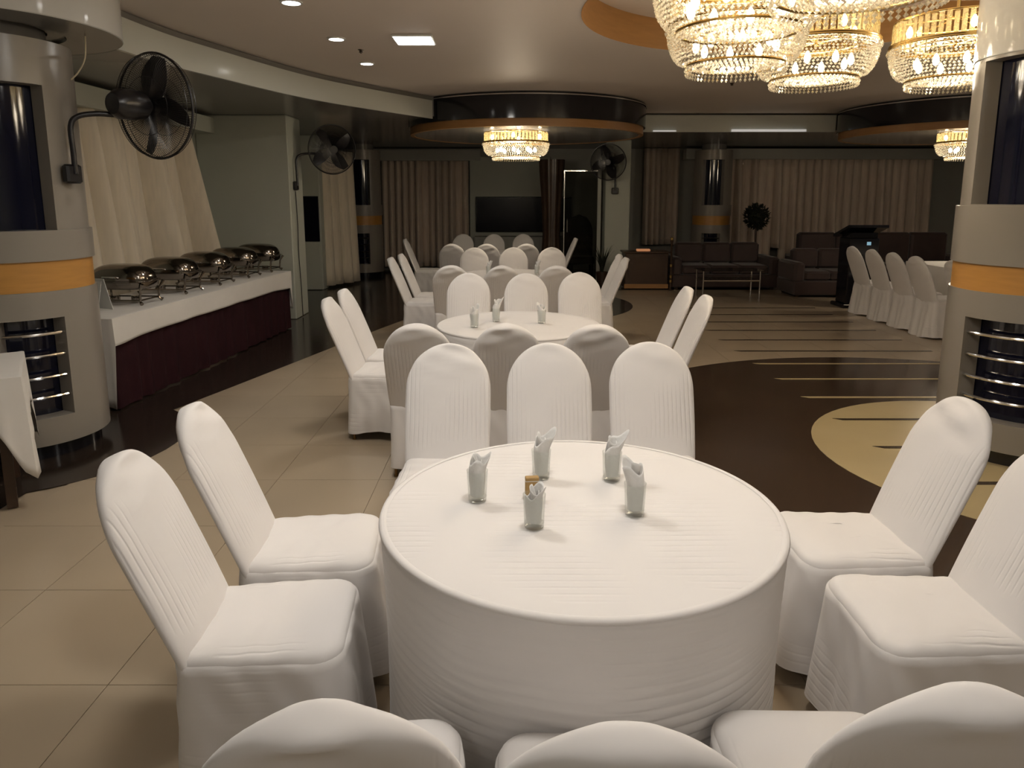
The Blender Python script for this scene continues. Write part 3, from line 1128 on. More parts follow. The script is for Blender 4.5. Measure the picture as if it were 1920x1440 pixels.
def drape(b, hx, hy, ztop, drops, wav=0.012, nseg=40, seed=1, corner=0.0):
    """rectangular cloth: flat top plus a hanging, rippled border"""
    rnd = random.Random(seed)
    ph = [rnd.uniform(0, 6.28) for _ in range(4)]
    per = []
    for (ax, ay, bx_, by_, d) in ((-hx, -hy, hx, -hy, drops[0]), (hx, -hy, hx, hy, drops[1]), (hx, hy, -hx, hy, drops[2]), (-hx, hy, -hx, -hy, drops[3])):
        for i in range(nseg):
            u = i / nseg
            per.append((ax + (bx_ - ax) * u, ay + (by_ - ay) * u, d, min(u, 1 - u)))
    n = len(per)
    loops = []
    rows = 9
    b0 = [(p[0] * 0.985, p[1] * 0.985, ztop) for p in per]
    loops.append(b0)
    for i in range(rows + 1):
        v = i / rows
        lp = []
        for j, (x, y, d, e) in enumerate(per):
            p, q = per[j - 1], per[(j + 1) % n]
            dv = Vector((q[0] - p[0], q[1] - p[1])).normalized()
            nx, ny = dv.y, -dv.x
            s = j / n
            cor = math.exp(-(e / 0.10) ** 2) * corner
            o = 0.006 + v * (wav * math.sin(2 * PI * s * 17 + ph[0]) + wav * 0.6 * math.sin(2 * PI * s * 31 + ph[1])) + v * cor * 0.12
            lp.append((x + nx * o, y + ny * o, ztop - 0.004 - v * (d + cor * 0.8)))
        loops.append(lp)
    b.loft(loops, False, False)
    b.f.append(tuple(range(len(b.v) - n * (rows + 2), len(b.v) - n * (rows + 1))))
    return b


drape(tc_, 0.61, 1.41, 0.752, (0.7, 0.7, 0.7, 0.7), 0.02)
tc_.build('cloth', m_linen, t, ang=60)

# ---- small round of things on the nearest table


def tumbler_mesh():
    b = MB()
    b.lathe([(0.027, 0.014), (0.0285, 0.06), (0.0315, 0.100), (0.0325, 0.100), (0.0300, 0.05), (0.0285, 0.016)], 28)
    return b.mesh('glass_wall', m_glass)


TUM = tumbler_mesh()
TBASE = MB().lathe([(0.0, 0.0015), (0.022, 0.0), (0.0275, 0.003), (0.0285, 0.016), (0.024, 0.0175), (0.0, 0.013)], 28).mesh('glass_base', m_gbase)


def napkin_mesh(seed, slant, sd, h):
    rnd = random.Random(seed)
    ph = [rnd.uniform(0, 6.28) for _ in range(4)]
    loops = []
    n = 40
    for i in range(15):
        u = i / 14
        lp = []
        for j in range(n):
            a = 2 * PI * j / n
            top = h + slant * math.cos(a - sd) + 0.010 * math.sin(3 * a + ph[0]) * u
            z = 0.019 + (top - 0.019) * u
            r = 0.0225 + 0.0045 * min(1, u * 2.0)
            r *= 1 - 0.12 * abs(math.sin(1.5 * a + ph[1])) ** 3
            out = max(0.0, (z - 0.100)) * 0.35
            lp.append(((r + out * 0.3) * math.cos(a) + out * math.cos(sd) * 0.9, (r + out * 0.3) * math.sin(a) + out * math.sin(sd) * 0.9, z))
        loops.append(lp)
    b = MB()
    b.loft(loops, True, False)
    # inner folded sheet
    lp2 = []
    for i in range(10):
        u = i / 9
        lp2.append([(0.014 * math.cos(a + 2 * u) * (0.4 + 0.6 * u), 0.014 * math.sin(a + 2 * u) * (0.4 + 0.6 * u), 0.06 + (h - 0.055) * u + 0.012 * u * math.cos(a - sd)) for a in np.linspace(0, 4.6, 14)])
    b.loft(lp2, closed=False)
    return b


def napkin_glass(x, y, z, g_label, n_label, seed, slant, sd, h, grp):
    t = thing('glass_tumbler', g_label, 'glass', (x, y, z), 0, grp + ' glasses')
    obj('glass_wall', TUM, t)
    obj('glass_base', TBASE, t)
    o = napkin_mesh(seed, slant, sd, h).build('paper_napkin', m_paper, ang=60)
    o.location = (x, y, z)
    md = o.modifiers.new('thickness', 'SOLIDIFY')
    md.thickness = 0.0012
    tag(o, n_label, 'napkin', grp + ' napkins')


ZT = TZ + 0.0015
for (x, y, where, seed, sl, sd, h) in ((-0.107, 2.085, 'leftmost on the nearest table', 1, 0.008, 0.6, 0.135),
                                   (0.097, 2.265, 'at the back left of the nearest table', 2, 0.018, 0.4, 0.142),
                                   (0.330, 2.245, 'at the back right of the nearest table', 3, 0.028, 0.3, 0.135),
                                   (0.362, 1.985, 'rightmost on the nearest table', 4, 0.010, 2.2, 0.150),
                                   (0.063, 1.905, 'closest to the viewer on the nearest table', 5, 0.016, 0.2, 0.108)):
    napkin_glass(x, y, ZT, 'clear glass tumbler ' + where, 'folded white paper napkin in the tumbler ' + where, seed, sl, sd, h, 'nearest table')
for (x, y, where, seed, sl, sd, h) in ((-0.27, 5.05, 'leftmost on the second table', 6, 0.02, 1.2, 0.14), (-0.12, 5.30, 'second from left on the second table', 7, 0.03, 0.4, 0.15),
                                   (0.22, 5.22, 'right of the middle on the second table', 8, 0.015, 2.5, 0.13)):
    napkin_glass(x, y, ZT, 'clear glass tumbler ' + where, 'folded white paper napkin in the tumbler ' + where, seed, sl, sd, h, 'second table')
for (x, y, where, seed) in ((-0.28, 8.55, 'leftmost on the third table', 9), (0.30, 8.60, 'rightmost on the third table', 10)):
    napkin_glass(x, y, ZT, 'clear glass tumbler ' + where, 'folded white paper napkin in the tumbler ' + where, seed, 0.03, 0.5, 0.14, 'third table')
t = thing('menu_box', 'small brown card box behind the front napkin glass', 'box', (0.062, 2.10, ZT), 0.1)
MB().box((0, 0, 0.036), (0.042, 0.022, 0.072), 0, 0.002).build('box_body', m_card, t, smooth=False)
MB().box((0, 0, 0.0605), (0.0425, 0.0225, 0.002)).build('pale_line', m_plate, t, smooth=False)

# ================================================================== BUFFET
BU0, BU1 = Vector((-3.12, 5.47)), Vector((-2.84, 9.05))
bd = (BU1 - BU0).normalized()
bang = math.atan2(bd.y, bd.x)
bl = (BU1 - BU0).length
bdep = 0.74
bc = (BU0 + BU1) / 2 + Vector((-bd.y, bd.x)) * (bdep / 2)
t = thing('buffet_table', 'long buffet table with a dark maroon skirt along the curtain', 'table', (bc.x, bc.y, 0), bang)
MB().box((0, 0, 0.728), (bl, bdep, 0.03), 0, 0.005).build('tabletop', m_wood, t, smooth=False)
for sx in (-1, 1):
    for sy in (-1, 1):
        MB().box((sx * (bl / 2 - 0.08), sy * (bdep / 2 - 0.08), 0.357), (0.05, 0.05, 0.714)).build('leg', m_steel, t, smooth=False)
# gathered maroon skirt on front and ends
loops = [[], []]
path = [(-bl / 2, bdep / 2), (-bl / 2, -bdep / 2), (bl / 2, -bdep / 2), (bl / 2, bdep / 2)]
per = []
for i in range(3):
    a, c = Vector(path[i]), Vector(path[i + 1])
    k = int((c - a).length / 0.018)
    d = (c - a).normalized()
    nv = Vector((d.y, -d.x))
    for j in range(k):
        p = a + (c - a) * (j / k)
        per.append((p, nv))
per.append((Vector(path[3]), nv))
for zi in range(7):
    u = zi / 6
    z = 0.70 - 0.685 * u
    lp = []
    for j, (p, nv) in enumerate(per):
        o = -0.012 + (0.008 + 0.016 * u) * (0.6 + 0.4 * math.sin(j * 0.23)) * math.sin(j * 0.5 + 1.6 * math.sin(j * 0.093)) + 0.012 * u
        lp.append((p.x + nv.x * o, p.y + nv.y * o, z))
    loops.append(lp)
MB().loft(loops[2:], closed=False).build('maroon_skirt', m_maroon, t, ang=80)
cl = MB()
drape(cl, bl / 2 + 0.02, bdep / 2 + 0.02, 0.748, (0.19, 0.46, 0.16, 0.70), 0.006, 60, 4, 0.03)
o = cl.build('tablecloth', m_linen, ang=60)
o.location = (bc.x, bc.y, 0)
o.rotation_euler = (0, 0, bang)
md = o.modifiers.new('thickness', 'SOLIDIFY')
md.thickness = 0.002
md.offset = 1
tag(o, 'white cloth spread over the long buffet table under the chafing dishes', 'tablecloth')

# chafing dishes: built once, copied


def chafing(label):
    t = thing('chafing_dish', label, 'chafing dish', (0, 0, 0), 0, 'steel chafing dishes on the buffet')
    b = MB()
    for sx in (-1, 1):
        for sy in (-1, 1):
            b.tube([(sx * 0.26, sy * 0.17, 0.0), (sx * 0.235, sy * 0.15, 0.02), (sx * 0.245, sy * 0.155, 0.12), (sx * 0.28, sy * 0.175, 0.185)], [0.018, 0.011, 0.010, 0.015], 8)
        b.tube([(sx * 0.235, -0.15, 0.03), (sx * 0.235, 0.15, 0.03)], 0.008, 6)
    for sy in (-1, 1):
        b.tube([(-0.235, sy * 0.15, 0.03), (0.235, sy * 0.15, 0.03)], 0.008, 6)
    b.build('stand', m_steel, t)
    b = MB()
    lo = []
    for ins, z in ((0.03, 0.13), (0.008, 0.15), (0.0, 0.195), (-0.014, 0.20), (-0.014, 0.208), (0.0, 0.208)):
        lo.append([(math.copysign(abs(math.cos(a)) ** 0.6, math.cos(a)) * (0.29 - ins), math.copysign(abs(math.sin(a)) ** 0.6, math.sin(a)) * (0.19 - ins), z) for a in np.linspace(0, 2 * PI, 49)[:-1]])
    b.loft(lo, True, True)
    b.build('water_pan', m_steel, t)
    lo = []
    for u in np.linspace(0, 1, 12):
        k = math.cos(u * PI / 2) ** 0.55 if u < 1 else 0.02
        lo.append([(math.copysign(abs(math.cos(a)) ** 0.65, math.cos(a)) * 0.285 * k, math.copysign(abs(math.sin(a)) ** 0.65, math.sin(a)) * 0.185 * k, 0.209 + 0.145 * math.sin(u * PI / 2)) for a in np.linspace(0, 2 * PI, 49)[:-1]])
    lid = MB().loft(lo, False, True).build('lid', m_steel, t)
    MB().tube([(0.06, -0.178, 0.235), (0.06, -0.225, 0.25), (-0.06, -0.225, 0.25), (-0.06, -0.178, 0.235)], 0.009, 8).build('handle', m_chrome, lid)
    for sx in (-0.1, 0.1):
        MB().lathe([(0.0, 0.0), (0.04, 0.0), (0.04, 0.055), (0.0, 0.055)], 20, (sx, 0, 0.004)).build('fuel_burner', m_steel, t)
    return t


def chafing_place(t, Y):
    u = (Y - 5.7) / (9.05 - 5.7)
    p = BU0 + (BU1 - BU0) * u + Vector((-bd.y, bd.x)) * 0.36
    t.location = (p.x, p.y, 0.763)
    t.rotation_euler = (0, 0, bang - PI / 2)
    t.scale = (0.94, 0.94, 0.94)


names = ('nearest the left column', 'second from the left column', 'in the middle of the five', 'second from the green pier', 'at the far end by the green pier')
c0 = chafing('steel chafing dish on the buffet, ' + names[0])
c0.rotation_euler = (0, 0, 0)
for k, Y in enumerate((6.42, 7.10, 7.74, 8.38, 8.98)):
    c = c0 if k == 0 else copy_tree(c0)
    chafing_place(c, Y)
    c['label'] = 'steel chafing dish on the buffet, ' + names[k]
p = BU0 + bd * 0.42 + Vector((-bd.y, bd.x)) * 0.33
t = thing('card_stand', 'white card standing at the near end of the buffet', 'card', (p.x, p.y, 0.7525), bang + R_(70))
MB().add([(-0.11, -0.004, 0), (0.11, -0.004, 0), (0.10, 0.05, 0.26), (-0.10, 0.05, 0.26), (-0.11, 0.0, 0), (0.11, 0.0, 0), (0.10, 0.054, 0.26), (-0.10, 0.054, 0.26)],
         [(0, 1, 2, 3), (7, 6, 5, 4), (0, 4, 5, 1), (1, 5, 6, 2), (2, 6, 7, 3), (3, 7, 4, 0)]).build('card_front', m_plate, t, smooth=False)
MB().add([(-0.08, 0.11, 0), (0.08, 0.11, 0), (0.08, 0.056, 0.24), (-0.08, 0.056, 0.24), (-0.08, 0.114, 0), (0.08, 0.114, 0), (0.08, 0.060, 0.24), (-0.08, 0.060, 0.24)],
         [(3, 2, 1, 0), (4, 5, 6, 7), (1, 5, 4, 0), (2, 6, 5, 1), (3, 7, 6, 2), (0, 4, 7, 3)]).build('card_prop', m_plate, t, smooth=False)

# ---- small cloth covered table at the left picture edge
t = thing('side_table', 'side table under a white cloth in front of the left column', 'table', (-3.18, 3.71, 0), R_(33))
MB().box((0, 0, 0.728), (0.90, 0.70, 0.03), 0, 0.005).build('tabletop', m_wood, t, smooth=False)
for sx in (-0.36, 0.36):
    for sy in (-0.25, 0.25):
        MB().box((sx, sy, 0.357), (0.05, 0.05, 0.714)).build('leg', m_wood, t, smooth=False)
MB().box((0, 0, 0.35), (0.6, 0.4, 0.45), 0, 0.01).build('under_shelf', m_black, t, smooth=False)
cl = MB()
drape(cl, 0.465, 0.37, 0.748, (0.24, 0.27, 0.24, 0.24), 0.012, 40, 9, 0.36)
o = cl.build('tablecloth', m_linen, ang=60)
o.location = (-3.18, 3.71, 0)
o.rotation_euler = (0, 0, R_(33))
md = o.modifiers.new('thickness', 'SOLIDIFY')
md.thickness = 0.002
tag(o, 'white cloth with a hanging corner at the left picture edge', 'tablecloth')

# ================================================================== CURTAINS


def curtain(label, p0, p1, z0, z1, folds, amp, m, seed=1, flare=0.0, hem=0.0, group='pleated curtains'):
    rnd = random.Random(seed)
    a, c = Vector(p0), Vector(p1)
    d = c - a
    nv = Vector((d.y, -d.x)).normalized()
    n = folds * 16
    loops = []
    phs = [rnd.uniform(-0.5, 0.5) for _ in range(folds + 2)]
    for i in range(11):
        u = i / 10
        lp = []
        for j in range(n + 1):
            s = j / n
            ph = 2 * PI * (s * folds) + phs[int(s * folds)] * math.sin(PI * ((s * folds) % 1)) * 2
            A = amp * (0.55 + 0.75 * u) * (0.9 + 1.3 * phs[int(s * folds)])
            p = a + d * (s + flare * u * s) + nv * (2 * A * abs(math.sin(PI * s * folds)) ** 0.75 - amp + 0.10 * amp * math.sin(0.37 * ph + 1))
            zb = z0 + hem * phs[int(s * folds)]
            lp.append((p.x, p.y, z1 - (z1 - zb) * u))
        loops.append(lp)
    o = MB().loft(loops, closed=False).build('curtain', m, ang=34)
    md = o.modifiers.new('thickness', 'SOLIDIFY')
    md.thickness = 0.004
    return tag(o, label, 'curtain', group)


curtain('cream curtain behind the buffet and the chafing dishes', (XL + 0.20, 6.1), (XL + 0.20, 9.05), 0.05, 2.50, 11, 0.11, m_curt, 3, 0.19)
curtain('narrow cream curtain beside the dark alcove panel', (-3.38, 13.1), (-2.98, 13.9), 0.05, 2.50, 4, 0.06, m_curt, 4, 0.1)
curtain('taupe pleated curtain left of the black screen', (-2.95, YB - 0.22), (-0.98, YB - 0.22), 0.1, 2.50, 13, 0.075, m_curt2, 5)
curtain('narrow taupe curtain right of the far green pier', (2.95, YB - 0.3), (3.75, YB - 0.3), 0.6, 2.73, 6, 0.05, m_curt2, 6)
curtain('wide taupe curtain behind the lectern and sofas', (4.75, YB - 0.55), (9.3, YB - 0.55), 0.35, 2.50, 26, 0.075, m_curt2, 8, 0.0, 0.4)

# ================================================================== FANS


def fan(label, mount, centre, face, tilt, wall_n, R=0.33, roll=0.0):
    """wall fan; mount = bracket point on the wall, centre = middle of the cage, face = heading of the airflow"""
    t = thing('wall_fan', label, 'fan', mount, 0, 'black wall fans')
    c = Vector(centre) - Vector(mount)
    d = Vector((math.cos(R_(face)) * math.cos(R_(tilt)), math.sin(R_(face)) * math.cos(R_(tilt)), math.sin(R_(tilt))))
    M = d.to_track_quat('Z', 'Y').to_matrix()
    W = lambda p: tuple(c + M @ Vector(p))
    wn = Vector((math.cos(R_(wall_n)), math.sin(R_(wall_n)), 0))
    bz = math.atan2(wn.y, wn.x)
    o = MB().box((0, 0, 0), (0.05, 0.13, 0.12), 0, 0.012).build('wall_bracket', m_fan, t)
    o.location = wn * 0.028
    o.rotation_euler = (0, 0, bz)
    m_end = c - d * 0.17 - Vector((0, 0, 0.07))
    s0 = wn * 0.05
    hh = m_end.z
    pts = [s0, s0 + Vector((0, 0, hh * 0.35)), s0 + Vector((0, 0, hh * 0.78)), s0 + (m_end - s0) * 0.12 + Vector((0, 0, hh * 0.82)),
           s0 + (m_end - s0) * 0.40 + Vector((0, 0, hh * 0.60)), s0 + (m_end - s0) * 0.7 + Vector((0, 0, hh * 0.30)), m_end]
    pts = wave_curve([tuple(p) for p in pts], 5)
    MB().tube(pts, 0.017, 10).build('arm', m_fan, t)
    b = MB()
    lo = []
    for z, r in ((-0.33, 0.02), (-0.322, 0.065), (-0.28, 0.095), (-0.18, 0.10), (-0.10, 0.088), (-0.07, 0.05), (-0.03, 0.045)):
        lo.append([W((r * math.cos(a), r * math.sin(a), z)) for a in np.linspace(0, 2 * PI, 25)[:-1]])
    b.loft(lo, True, True)
    b.tube([tuple(m_end), tuple(c - d * 0.16)], 0.03, 10)
    b.build('motor_housing', m_fan, t)
    b = MB()
    lo = []
    for z, r in ((-0.03, 0.045), (0.01, 0.05), (0.03, 0.03), (0.034, 0.002)):
        lo.append([W((r * math.cos(a), r * math.sin(a), z)) for a in np.linspace(0, 2 * PI, 25)[:-1]])
    b.loft(lo, True, True)
    b.build('hub', m_fan, t)
    for k in range(4):
        a0 = PI / 2 * k + roll
        b = MB()
        lo = []
        for i in range(9):
            u = i / 8
            r = 0.045 + (R - 0.065) * u
            wdt = 0.030 + 0.055 * math.sin(u * PI * 0.85 + 0.25)
            pit = 0.55 - 0.25 * u
            sw = 0.18 * u * u
            lp = []
            for s, dz in ((-1, 0.0025), (0, 0.010), (1, 0.0025), (1, -0.0005), (0, 0.006), (-1, -0.0005)):
                tx = s * wdt
                lx, ly, lz = r, tx * math.cos(pit), tx * math.sin(pit) + dz - 0.01
                aa = a0 + sw
                lp.append(W((lx * math.cos(aa) - ly * math.sin(aa), lx * math.sin(aa) + ly * math.cos(aa), lz)))
            lo.append(lp)
        b.loft(lo, True, True)
        b.build('blade', m_blade, t, ang=60)
    # cage: rim, front and rear wires
    b = MB()
    Mt = M.to_4x4()
    b.ring(R, 0.008, 60, 6, tuple(c), M)
    b.ring(R * 0.98, 0.0022, 60, 5, tuple(c + d * 0.035), M)
    b.ring(R * 0.97, 0.0022, 60, 5, tuple(c - d * 0.035), M)
    b.build('cage_rim', m_fan, t)
    b = MB()
    for k in range(130):
        a = 2 * PI * k / 130
        ca_, sa = math.cos(a), math.sin(a)
        for sg in (1, -1):
            pp = [W((R * u * ca_, R * u * sa, sg * h)) for u, h in ((0.16, 0.065), (0.5, 0.065), (0.85, 0.055), (0.97, 0.03), (1.0, 0.0))]
            b.tube(pp, 0.0017, 3, False)
    for sg in (1, -1):
        b.ring(R * 0.16, 0.003, 24, 4, tuple(c + d * (sg * 0.065)), M)
        b.ring(R * 0.55, 0.0018, 48, 4, tuple(c + d * (sg * 0.065)), M)
    o = b.build('cage_wires', m_fan, t)
    o['kind'] = 'stuff'
    o = MB().lathe([(0.0, 0.0), (R * 0.16, 0.0), (R * 0.16, 0.004), (0.0, 0.004)], 24).build('cage_badge', m_fan, t)
    o.location = c + d * 0.067
    o.rotation_mode = 'QUATERNION'
    o.rotation_quaternion = d.to_track_quat('Z', 'Y')
    return t


fan('large black wall fan on the left column', (-2.835, 4.66, 1.82), (-2.42, 5.02, 2.28), 66, 3, -8, 0.345, 0.15)
fan('black wall fan on the green pier beyond the buffet', (-2.985, 9.95, 1.82), (-2.50, 10.2, 2.32), -58, -4, 0, 0.335, 0.5)
fan('far black wall fan on the middle green pier', (1.98, 13.995, 1.78), (1.80, 13.68, 2.31), -104, -6, -90, 0.335, 0.2)

# cables: from the near fan and on the far pier
tag(MB().tube(wave_curve([(-2.84, 4.80, 2.42), (-2.80, 4.82, 2.47), (-2.76, 4.84, 2.56), (-2.75, 4.85, 2.70)], 6), 0.005, 6).build('fan_cable', m_plastic),
    'thin cream cable looping from the left column to the ceiling', 'cable')
tag(MB().tube(wave_curve([(-2.97, 9.96, 1.75), (-2.965, 9.97, 1.3), (-2.968, 9.96, 0.9), (-2.96, 9.97, 0.5), (-2.955, 9.97, 0.02)], 6), 0.006, 6).build('fan_cable', m_fan),
    'black cable running down the green pier below the second fan', 'cable')

# ================================================================== FAR END
# black screen
t = thing('wall_screen', 'large black screen on the far wall behind the chairs', 'screen', (0.26, 16.24, 0.90))
MB().box((0, 0, 0.38), (2.15, 0.05, 0.78), 0, 0.01).build('frame', m_black, t, smooth=False)
MB().box((0, -0.028, 0.38), (2.10, 0.006, 0.73)).build('display', m_screen, t, smooth=False)
MB().box((-0.6, 0.03, 0.36), (0.4, 0.06, 0.3)).build('wall_bracket', m_black, t, smooth=False)
t = thing('low_cabinet', 'low pale cabinet under the black screen', 'cabinet', (0.26, 16.05, 0))
MB().box((0, 0, 0.40), (2.2, 0.4, 0.80), 0, 0.01).build('body', m_wall2, t, smooth=False)
for k in (-1, 0, 1):
    d = MB().box((k * 0.72, -0.206, 0.42), (0.70, 0.014, 0.72), 0, 0.004).build('door', m_wall2, t, smooth=False)
    MB().box((k * 0.72 + 0.28, -0.222, 0.5), (0.015, 0.02, 0.1)).build('handle', m_chrome, d, smooth=False)
# dark drape / pillar left of the glass door
b = MB()
lo = []
for z, rx, ry in ((0.0, 0.24, 0.18), (0.1, 0.22, 0.17), (0.9, 0.17, 0.14), (1.5, 0.19, 0.15), (1.9, 0.22, 0.17), (2.15, 0.24, 0.18), (2.4, 0.25, 0.19)):
    lo.append([(rx * (1 + 0.06 * math.sin(9 * a)) * math.cos(a), ry * (1 + 0.06 * math.sin(9 * a)) * math.sin(a), z) for a in np.linspace(0, 2 * PI, 73)[:-1]])
b.loft(lo, True, True)
o = b.build('draped_stand', m_wood, ang=70)
o.location = (0.80, 14.6, 0)
tag(o, 'tall dark brown draped stand left of the glass door', 'stand')
# glass door with chrome edge
t = bpy.data.objects.new('door_1', None)
COL.objects.link(t)
t.location = (1.36, 14.3, 0)
struct(t, 'smoked glass door with bright metal edges')
MB().box((-0.33, 0, 1.08), (0.018, 0.03, 2.16)).build('metal_stile', m_chrome, t, smooth=False)
MB().box((0.36, 0, 1.2), (0.07, 0.05, 2.4)).build('door_post', m_fascia, t, smooth=False)
MB().box((0, 0, 2.17), (0.68, 0.03, 0.02)).build('metal_rail', m_chrome, t, smooth=False)
MB().box((0.0, 0, 1.08), (0.64, 0.008, 2.14)).build('pane', m_pane, t, smooth=False)
MB().tube([(-0.27, -0.01, 0.95), (-0.27, -0.045, 0.98), (-0.27, -0.045, 1.22), (-0.27, -0.01, 1.25)], 0.010, 8).build('handle', m_chrome, t)
# round back chair behind the door
t = thing('armchair', 'dark armchair with a rounded high back behind the glass door', 'chair', (1.42, 15.2, 0))
lo = []
for q in np.linspace(0, 1, 16):
    wv = 0.30 * (1 - max(0, (q - 0.55) / 0.45) ** 2.2) ** 0.5 if q < 1 else 0.01
    lo.append([(wv * math.cos(a), 0.12 + 0.05 * math.sin(a), 0.35 + 0.95 * q) for a in np.linspace(0, 2 * PI, 25)[:-1]])
MB().loft(lo, True, True).build('backrest', m_sofa, t)
MB().box((0, -0.12, 0.36), (0.6, 0.5, 0.16), 0, 0.03).build('seat', m_sofa, t)
for sx in (-0.25, 0.25):
    for sy in (-0.33, 0.12):
        MB().box((sx, sy, 0.14), (0.04, 0.04, 0.28)).build('leg', m_wood, t, smooth=False)
# wooden counter right of the pier
t = thing('wood_counter', 'brown wooden counter between the far pier and the sofa', 'counter', (2.45, 13.2, 0))
MB().box((0, 0, 0.34), (0.78, 0.45, 0.64), 0, 0.01).build('body', m_wood, t, smooth=False)
MB().box((0, 0, 0.675), (0.84, 0.5, 0.03), 0, 0.006).build('top', m_wood, t, smooth=False)
MB().box((0, -0.228, 0.06), (0.80, 0.012, 0.08)).build('kick_board', m_rust, t, smooth=False)
MB().box((0, -0.232, 0.36), (0.66, 0.014, 0.46)).build('front_panel', m_wood, t, smooth=False)
t = thing('lit_tray', 'small glowing orange tray on the wooden counter', 'tray', (2.40, 13.1, 0.692))
MB().box((0, 0, 0.02), (0.24, 0.12, 0.035), 0, 0.006).build('tray_body', m_warmlit, t, smooth=False)
t = thing('stanchion', 'slim brass banded post beside the wooden counter', 'post', (2.87, 12.88, 0))
MB().lathe([(0.03, 0.0), (0.03, 0.02), (0.018, 0.03), (0.018, 0.86), (0.026, 0.87), (0.026, 0.95), (0.0, 0.96)], 14, cap0=True).build('post', m_wood, t)
for z in (0.14, 0.22, 0.42, 0.90):
    MB().lathe([(0.0185, z), (0.027, z + 0.005), (0.027, z + 0.05), (0.0185, z + 0.055)], 14).build('brass_band', m_gold, t)


def sofa(label, x, y, wd, dep, n, rz=0.0, hb=0.82):
    t = thing('sofa', label, 'sofa', (x, y, 0), rz, 'dark lounge sofas')
    MB().box((0, 0, 0.16), (wd, dep, 0.24), 0, 0.02).build('base', m_sofa, t)
    cw = (wd - 0.36) / n
    for k in range(n):
        cx = -wd / 2 + 0.18 + cw * (k + 0.5)
        MB().box((cx, -0.06, 0.36), (cw - 0.01, dep - 0.16, 0.16), 0, 0.035).build('seat_cushion', m_sofa, t)
        MB().box((cx, dep / 2 - 0.14, 0.44 + (hb - 0.44) / 2), (cw - 0.01, 0.22, hb - 0.44), 0, 0.04).build('back_cushion', m_sofa, t)
    for s in (-1, 1):
        MB().box((s * (wd / 2 - 0.09), 0, 0.42), (0.18, dep, 0.34), 0, 0.04).build('armrest', m_sofa, t)
        MB().box((s * (wd / 2 - 0.1), -dep / 2 + 0.1, 0.02), (0.06, 0.06, 0.04)).build('foot', m_wood, t, smooth=False)
        MB().box((s * (wd / 2 - 0.1), dep / 2 - 0.1, 0.02), (0.06, 0.06, 0.04)).build('foot', m_wood, t, smooth=False)
    return t


sofa('dark maroon sofa behind the chrome coffee table', 3.88, 13.35, 1.95, 0.85, 3)
sofa('long dark maroon sofa behind the lectern and white chair row', 6.9, 13.5, 3.2, 0.85, 4, hb=1.0)
sofa('dark maroon sofa between the coffee table and the white chair row', 5.35, 12.3, 1.25, 0.8, 2, hb=0.78)
# coffee table
t = thing('coffee_table', 'chrome framed glass coffee table in front of the sofa', 'table', (3.64, 12.0, 0))
for sx in (-0.47, 0.47):
    for sy in (-0.22, 0.22):
        MB().tube([(sx, sy, 0.0), (sx, sy, 0.46)], 0.014, 8).build('leg', m_chrome, t)
    MB().tube([(sx, -0.22, 0.30), (sx, 0.22, 0.30)], 0.010, 8).build('side_rail', m_chrome, t)
for sy in (-0.22, 0.22):
    MB().tube([(-0.47, sy, 0.30), (0.47, sy, 0.30)], 0.016, 8).build('long_rail', m_chrome, t)
MB().box((0, 0, 0.465), (1.04, 0.54, 0.010), 0, 0.003).build('glass_top', m_pane, t, smooth=False)
MB().box((0, 0, 0.312), (0.92, 0.43, 0.008)).build('glass_shelf', m_pane, t, smooth=False)
# ball shaped plant
t = thing('topiary_plant', 'dark ball shaped potted plant beside the sofa end', 'plant', (4.86, 14.35, 0))
MB().lathe([(0.0, 0.0), (0.13, 0.0), (0.17, 0.34), (0.18, 0.36), (0.15, 0.36), (0.15, 0.32), (0.0, 0.32)], 24).build('pot', m_black, t)
MB().tube([(0, 0, 0.3), (0.01, 0, 0.7), (0, 0, 1.12)], 0.022, 8).build('stem', m_wood, t)
b = MB()
rnd = random.Random(5)
for k in range(520):
    th_, u = rnd.uniform(0, 2 * PI), rnd.uniform(-1, 1)
    r = 0.225 * (0.82 + 0.2 * rnd.random())
    s = math.sqrt(1 - u * u)
    c = Vector((r * s * math.cos(th_), r * s * math.sin(th_), 1.28 + r * u))
    dn = Vector((s * math.cos(th_ + 0.4), s * math.sin(th_ + 0.4), u + 0.3)).normalized()
    sd = dn.cross(Vector((rnd.uniform(-1, 1), rnd.uniform(-1, 1), 1))).normalized() * 0.022
    b.add([c - sd, c + dn * 0.02, c + sd, c + dn * 0.075], [(0, 1, 3), (1, 2, 3), (0, 2, 1)])
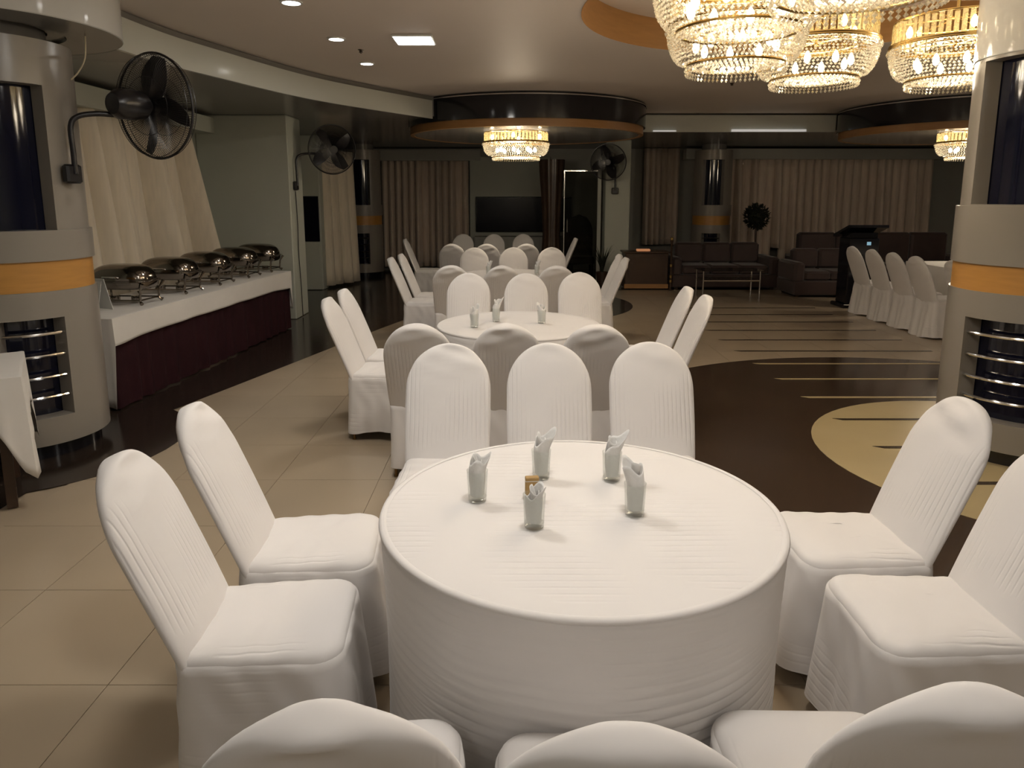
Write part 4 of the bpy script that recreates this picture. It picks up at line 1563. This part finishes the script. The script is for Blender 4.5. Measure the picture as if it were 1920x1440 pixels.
b.lathe([(0.002, 1.09), (0.12, 1.14), (0.185, 1.28), (0.12, 1.42), (0.002, 1.47)], 20)
o = b.build('foliage', m_leafy, t, smooth=False)
o['kind'] = 'stuff'
# lectern
t = thing('lectern', 'black lectern with a slanted top behind the white chair row', 'lectern', (5.30, 10.95, 0))
MB().box((0, 0, 0.03), (0.55, 0.45, 0.06), 0, 0.01).build('base', m_black, t, smooth=False)
MB().box((0, 0, 0.56), (0.44, 0.36, 1.0), 0, 0.012).build('body', m_black, t, smooth=False)
MB().add([(-0.30, -0.26, 1.22), (0.30, -0.26, 1.22), (0.30, 0.24, 1.06), (-0.30, 0.24, 1.06), (-0.30, -0.26, 1.26), (0.30, -0.26, 1.26), (0.30, 0.24, 1.10), (-0.30, 0.24, 1.10)],
         [(3, 2, 1, 0), (4, 5, 6, 7), (0, 1, 5, 4), (1, 2, 6, 5), (2, 3, 7, 6), (3, 0, 4, 7)]).build('slanted_top', m_black, t, smooth=False)
MB().box((0, 0, 1.09), (0.40, 0.30, 0.10)).build('neck', m_black, t, smooth=False)
MB().box((0.06, -0.183, 0.98), (0.06, 0.006, 0.05)).build('small_display', m_led, t, smooth=False)
# red plant pot near far pier
t = thing('potted_plant', 'small dark potted plant at the foot of the far green pier', 'plant', (1.72, 13.6, 0))
MB().lathe([(0.0, 0.0), (0.09, 0.0), (0.12, 0.26), (0.10, 0.26), (0.10, 0.22), (0.0, 0.22)], 20).build('pot', m_wood, t)
for k in range(14):
    a = 2 * PI * k / 14 + rnd.uniform(-0.2, 0.2)
    ln = rnd.uniform(0.35, 0.6)
    lo = []
    for i in range(6):
        u = i / 5
        rr = 0.02 + 0.20 * u * u
        c = Vector((rr * math.cos(a), rr * math.sin(a), 0.22 + ln * u))
        sd = Vector((-math.sin(a), math.cos(a), 0)) * (0.022 * math.sin(PI * min(0.97, u + 0.08)))
        lo.append([tuple(c - sd), tuple(c + Vector((0, 0, 0.003))), tuple(c + sd)])
    MB().loft(lo, closed=False).build('leaf', m_leafy, t)
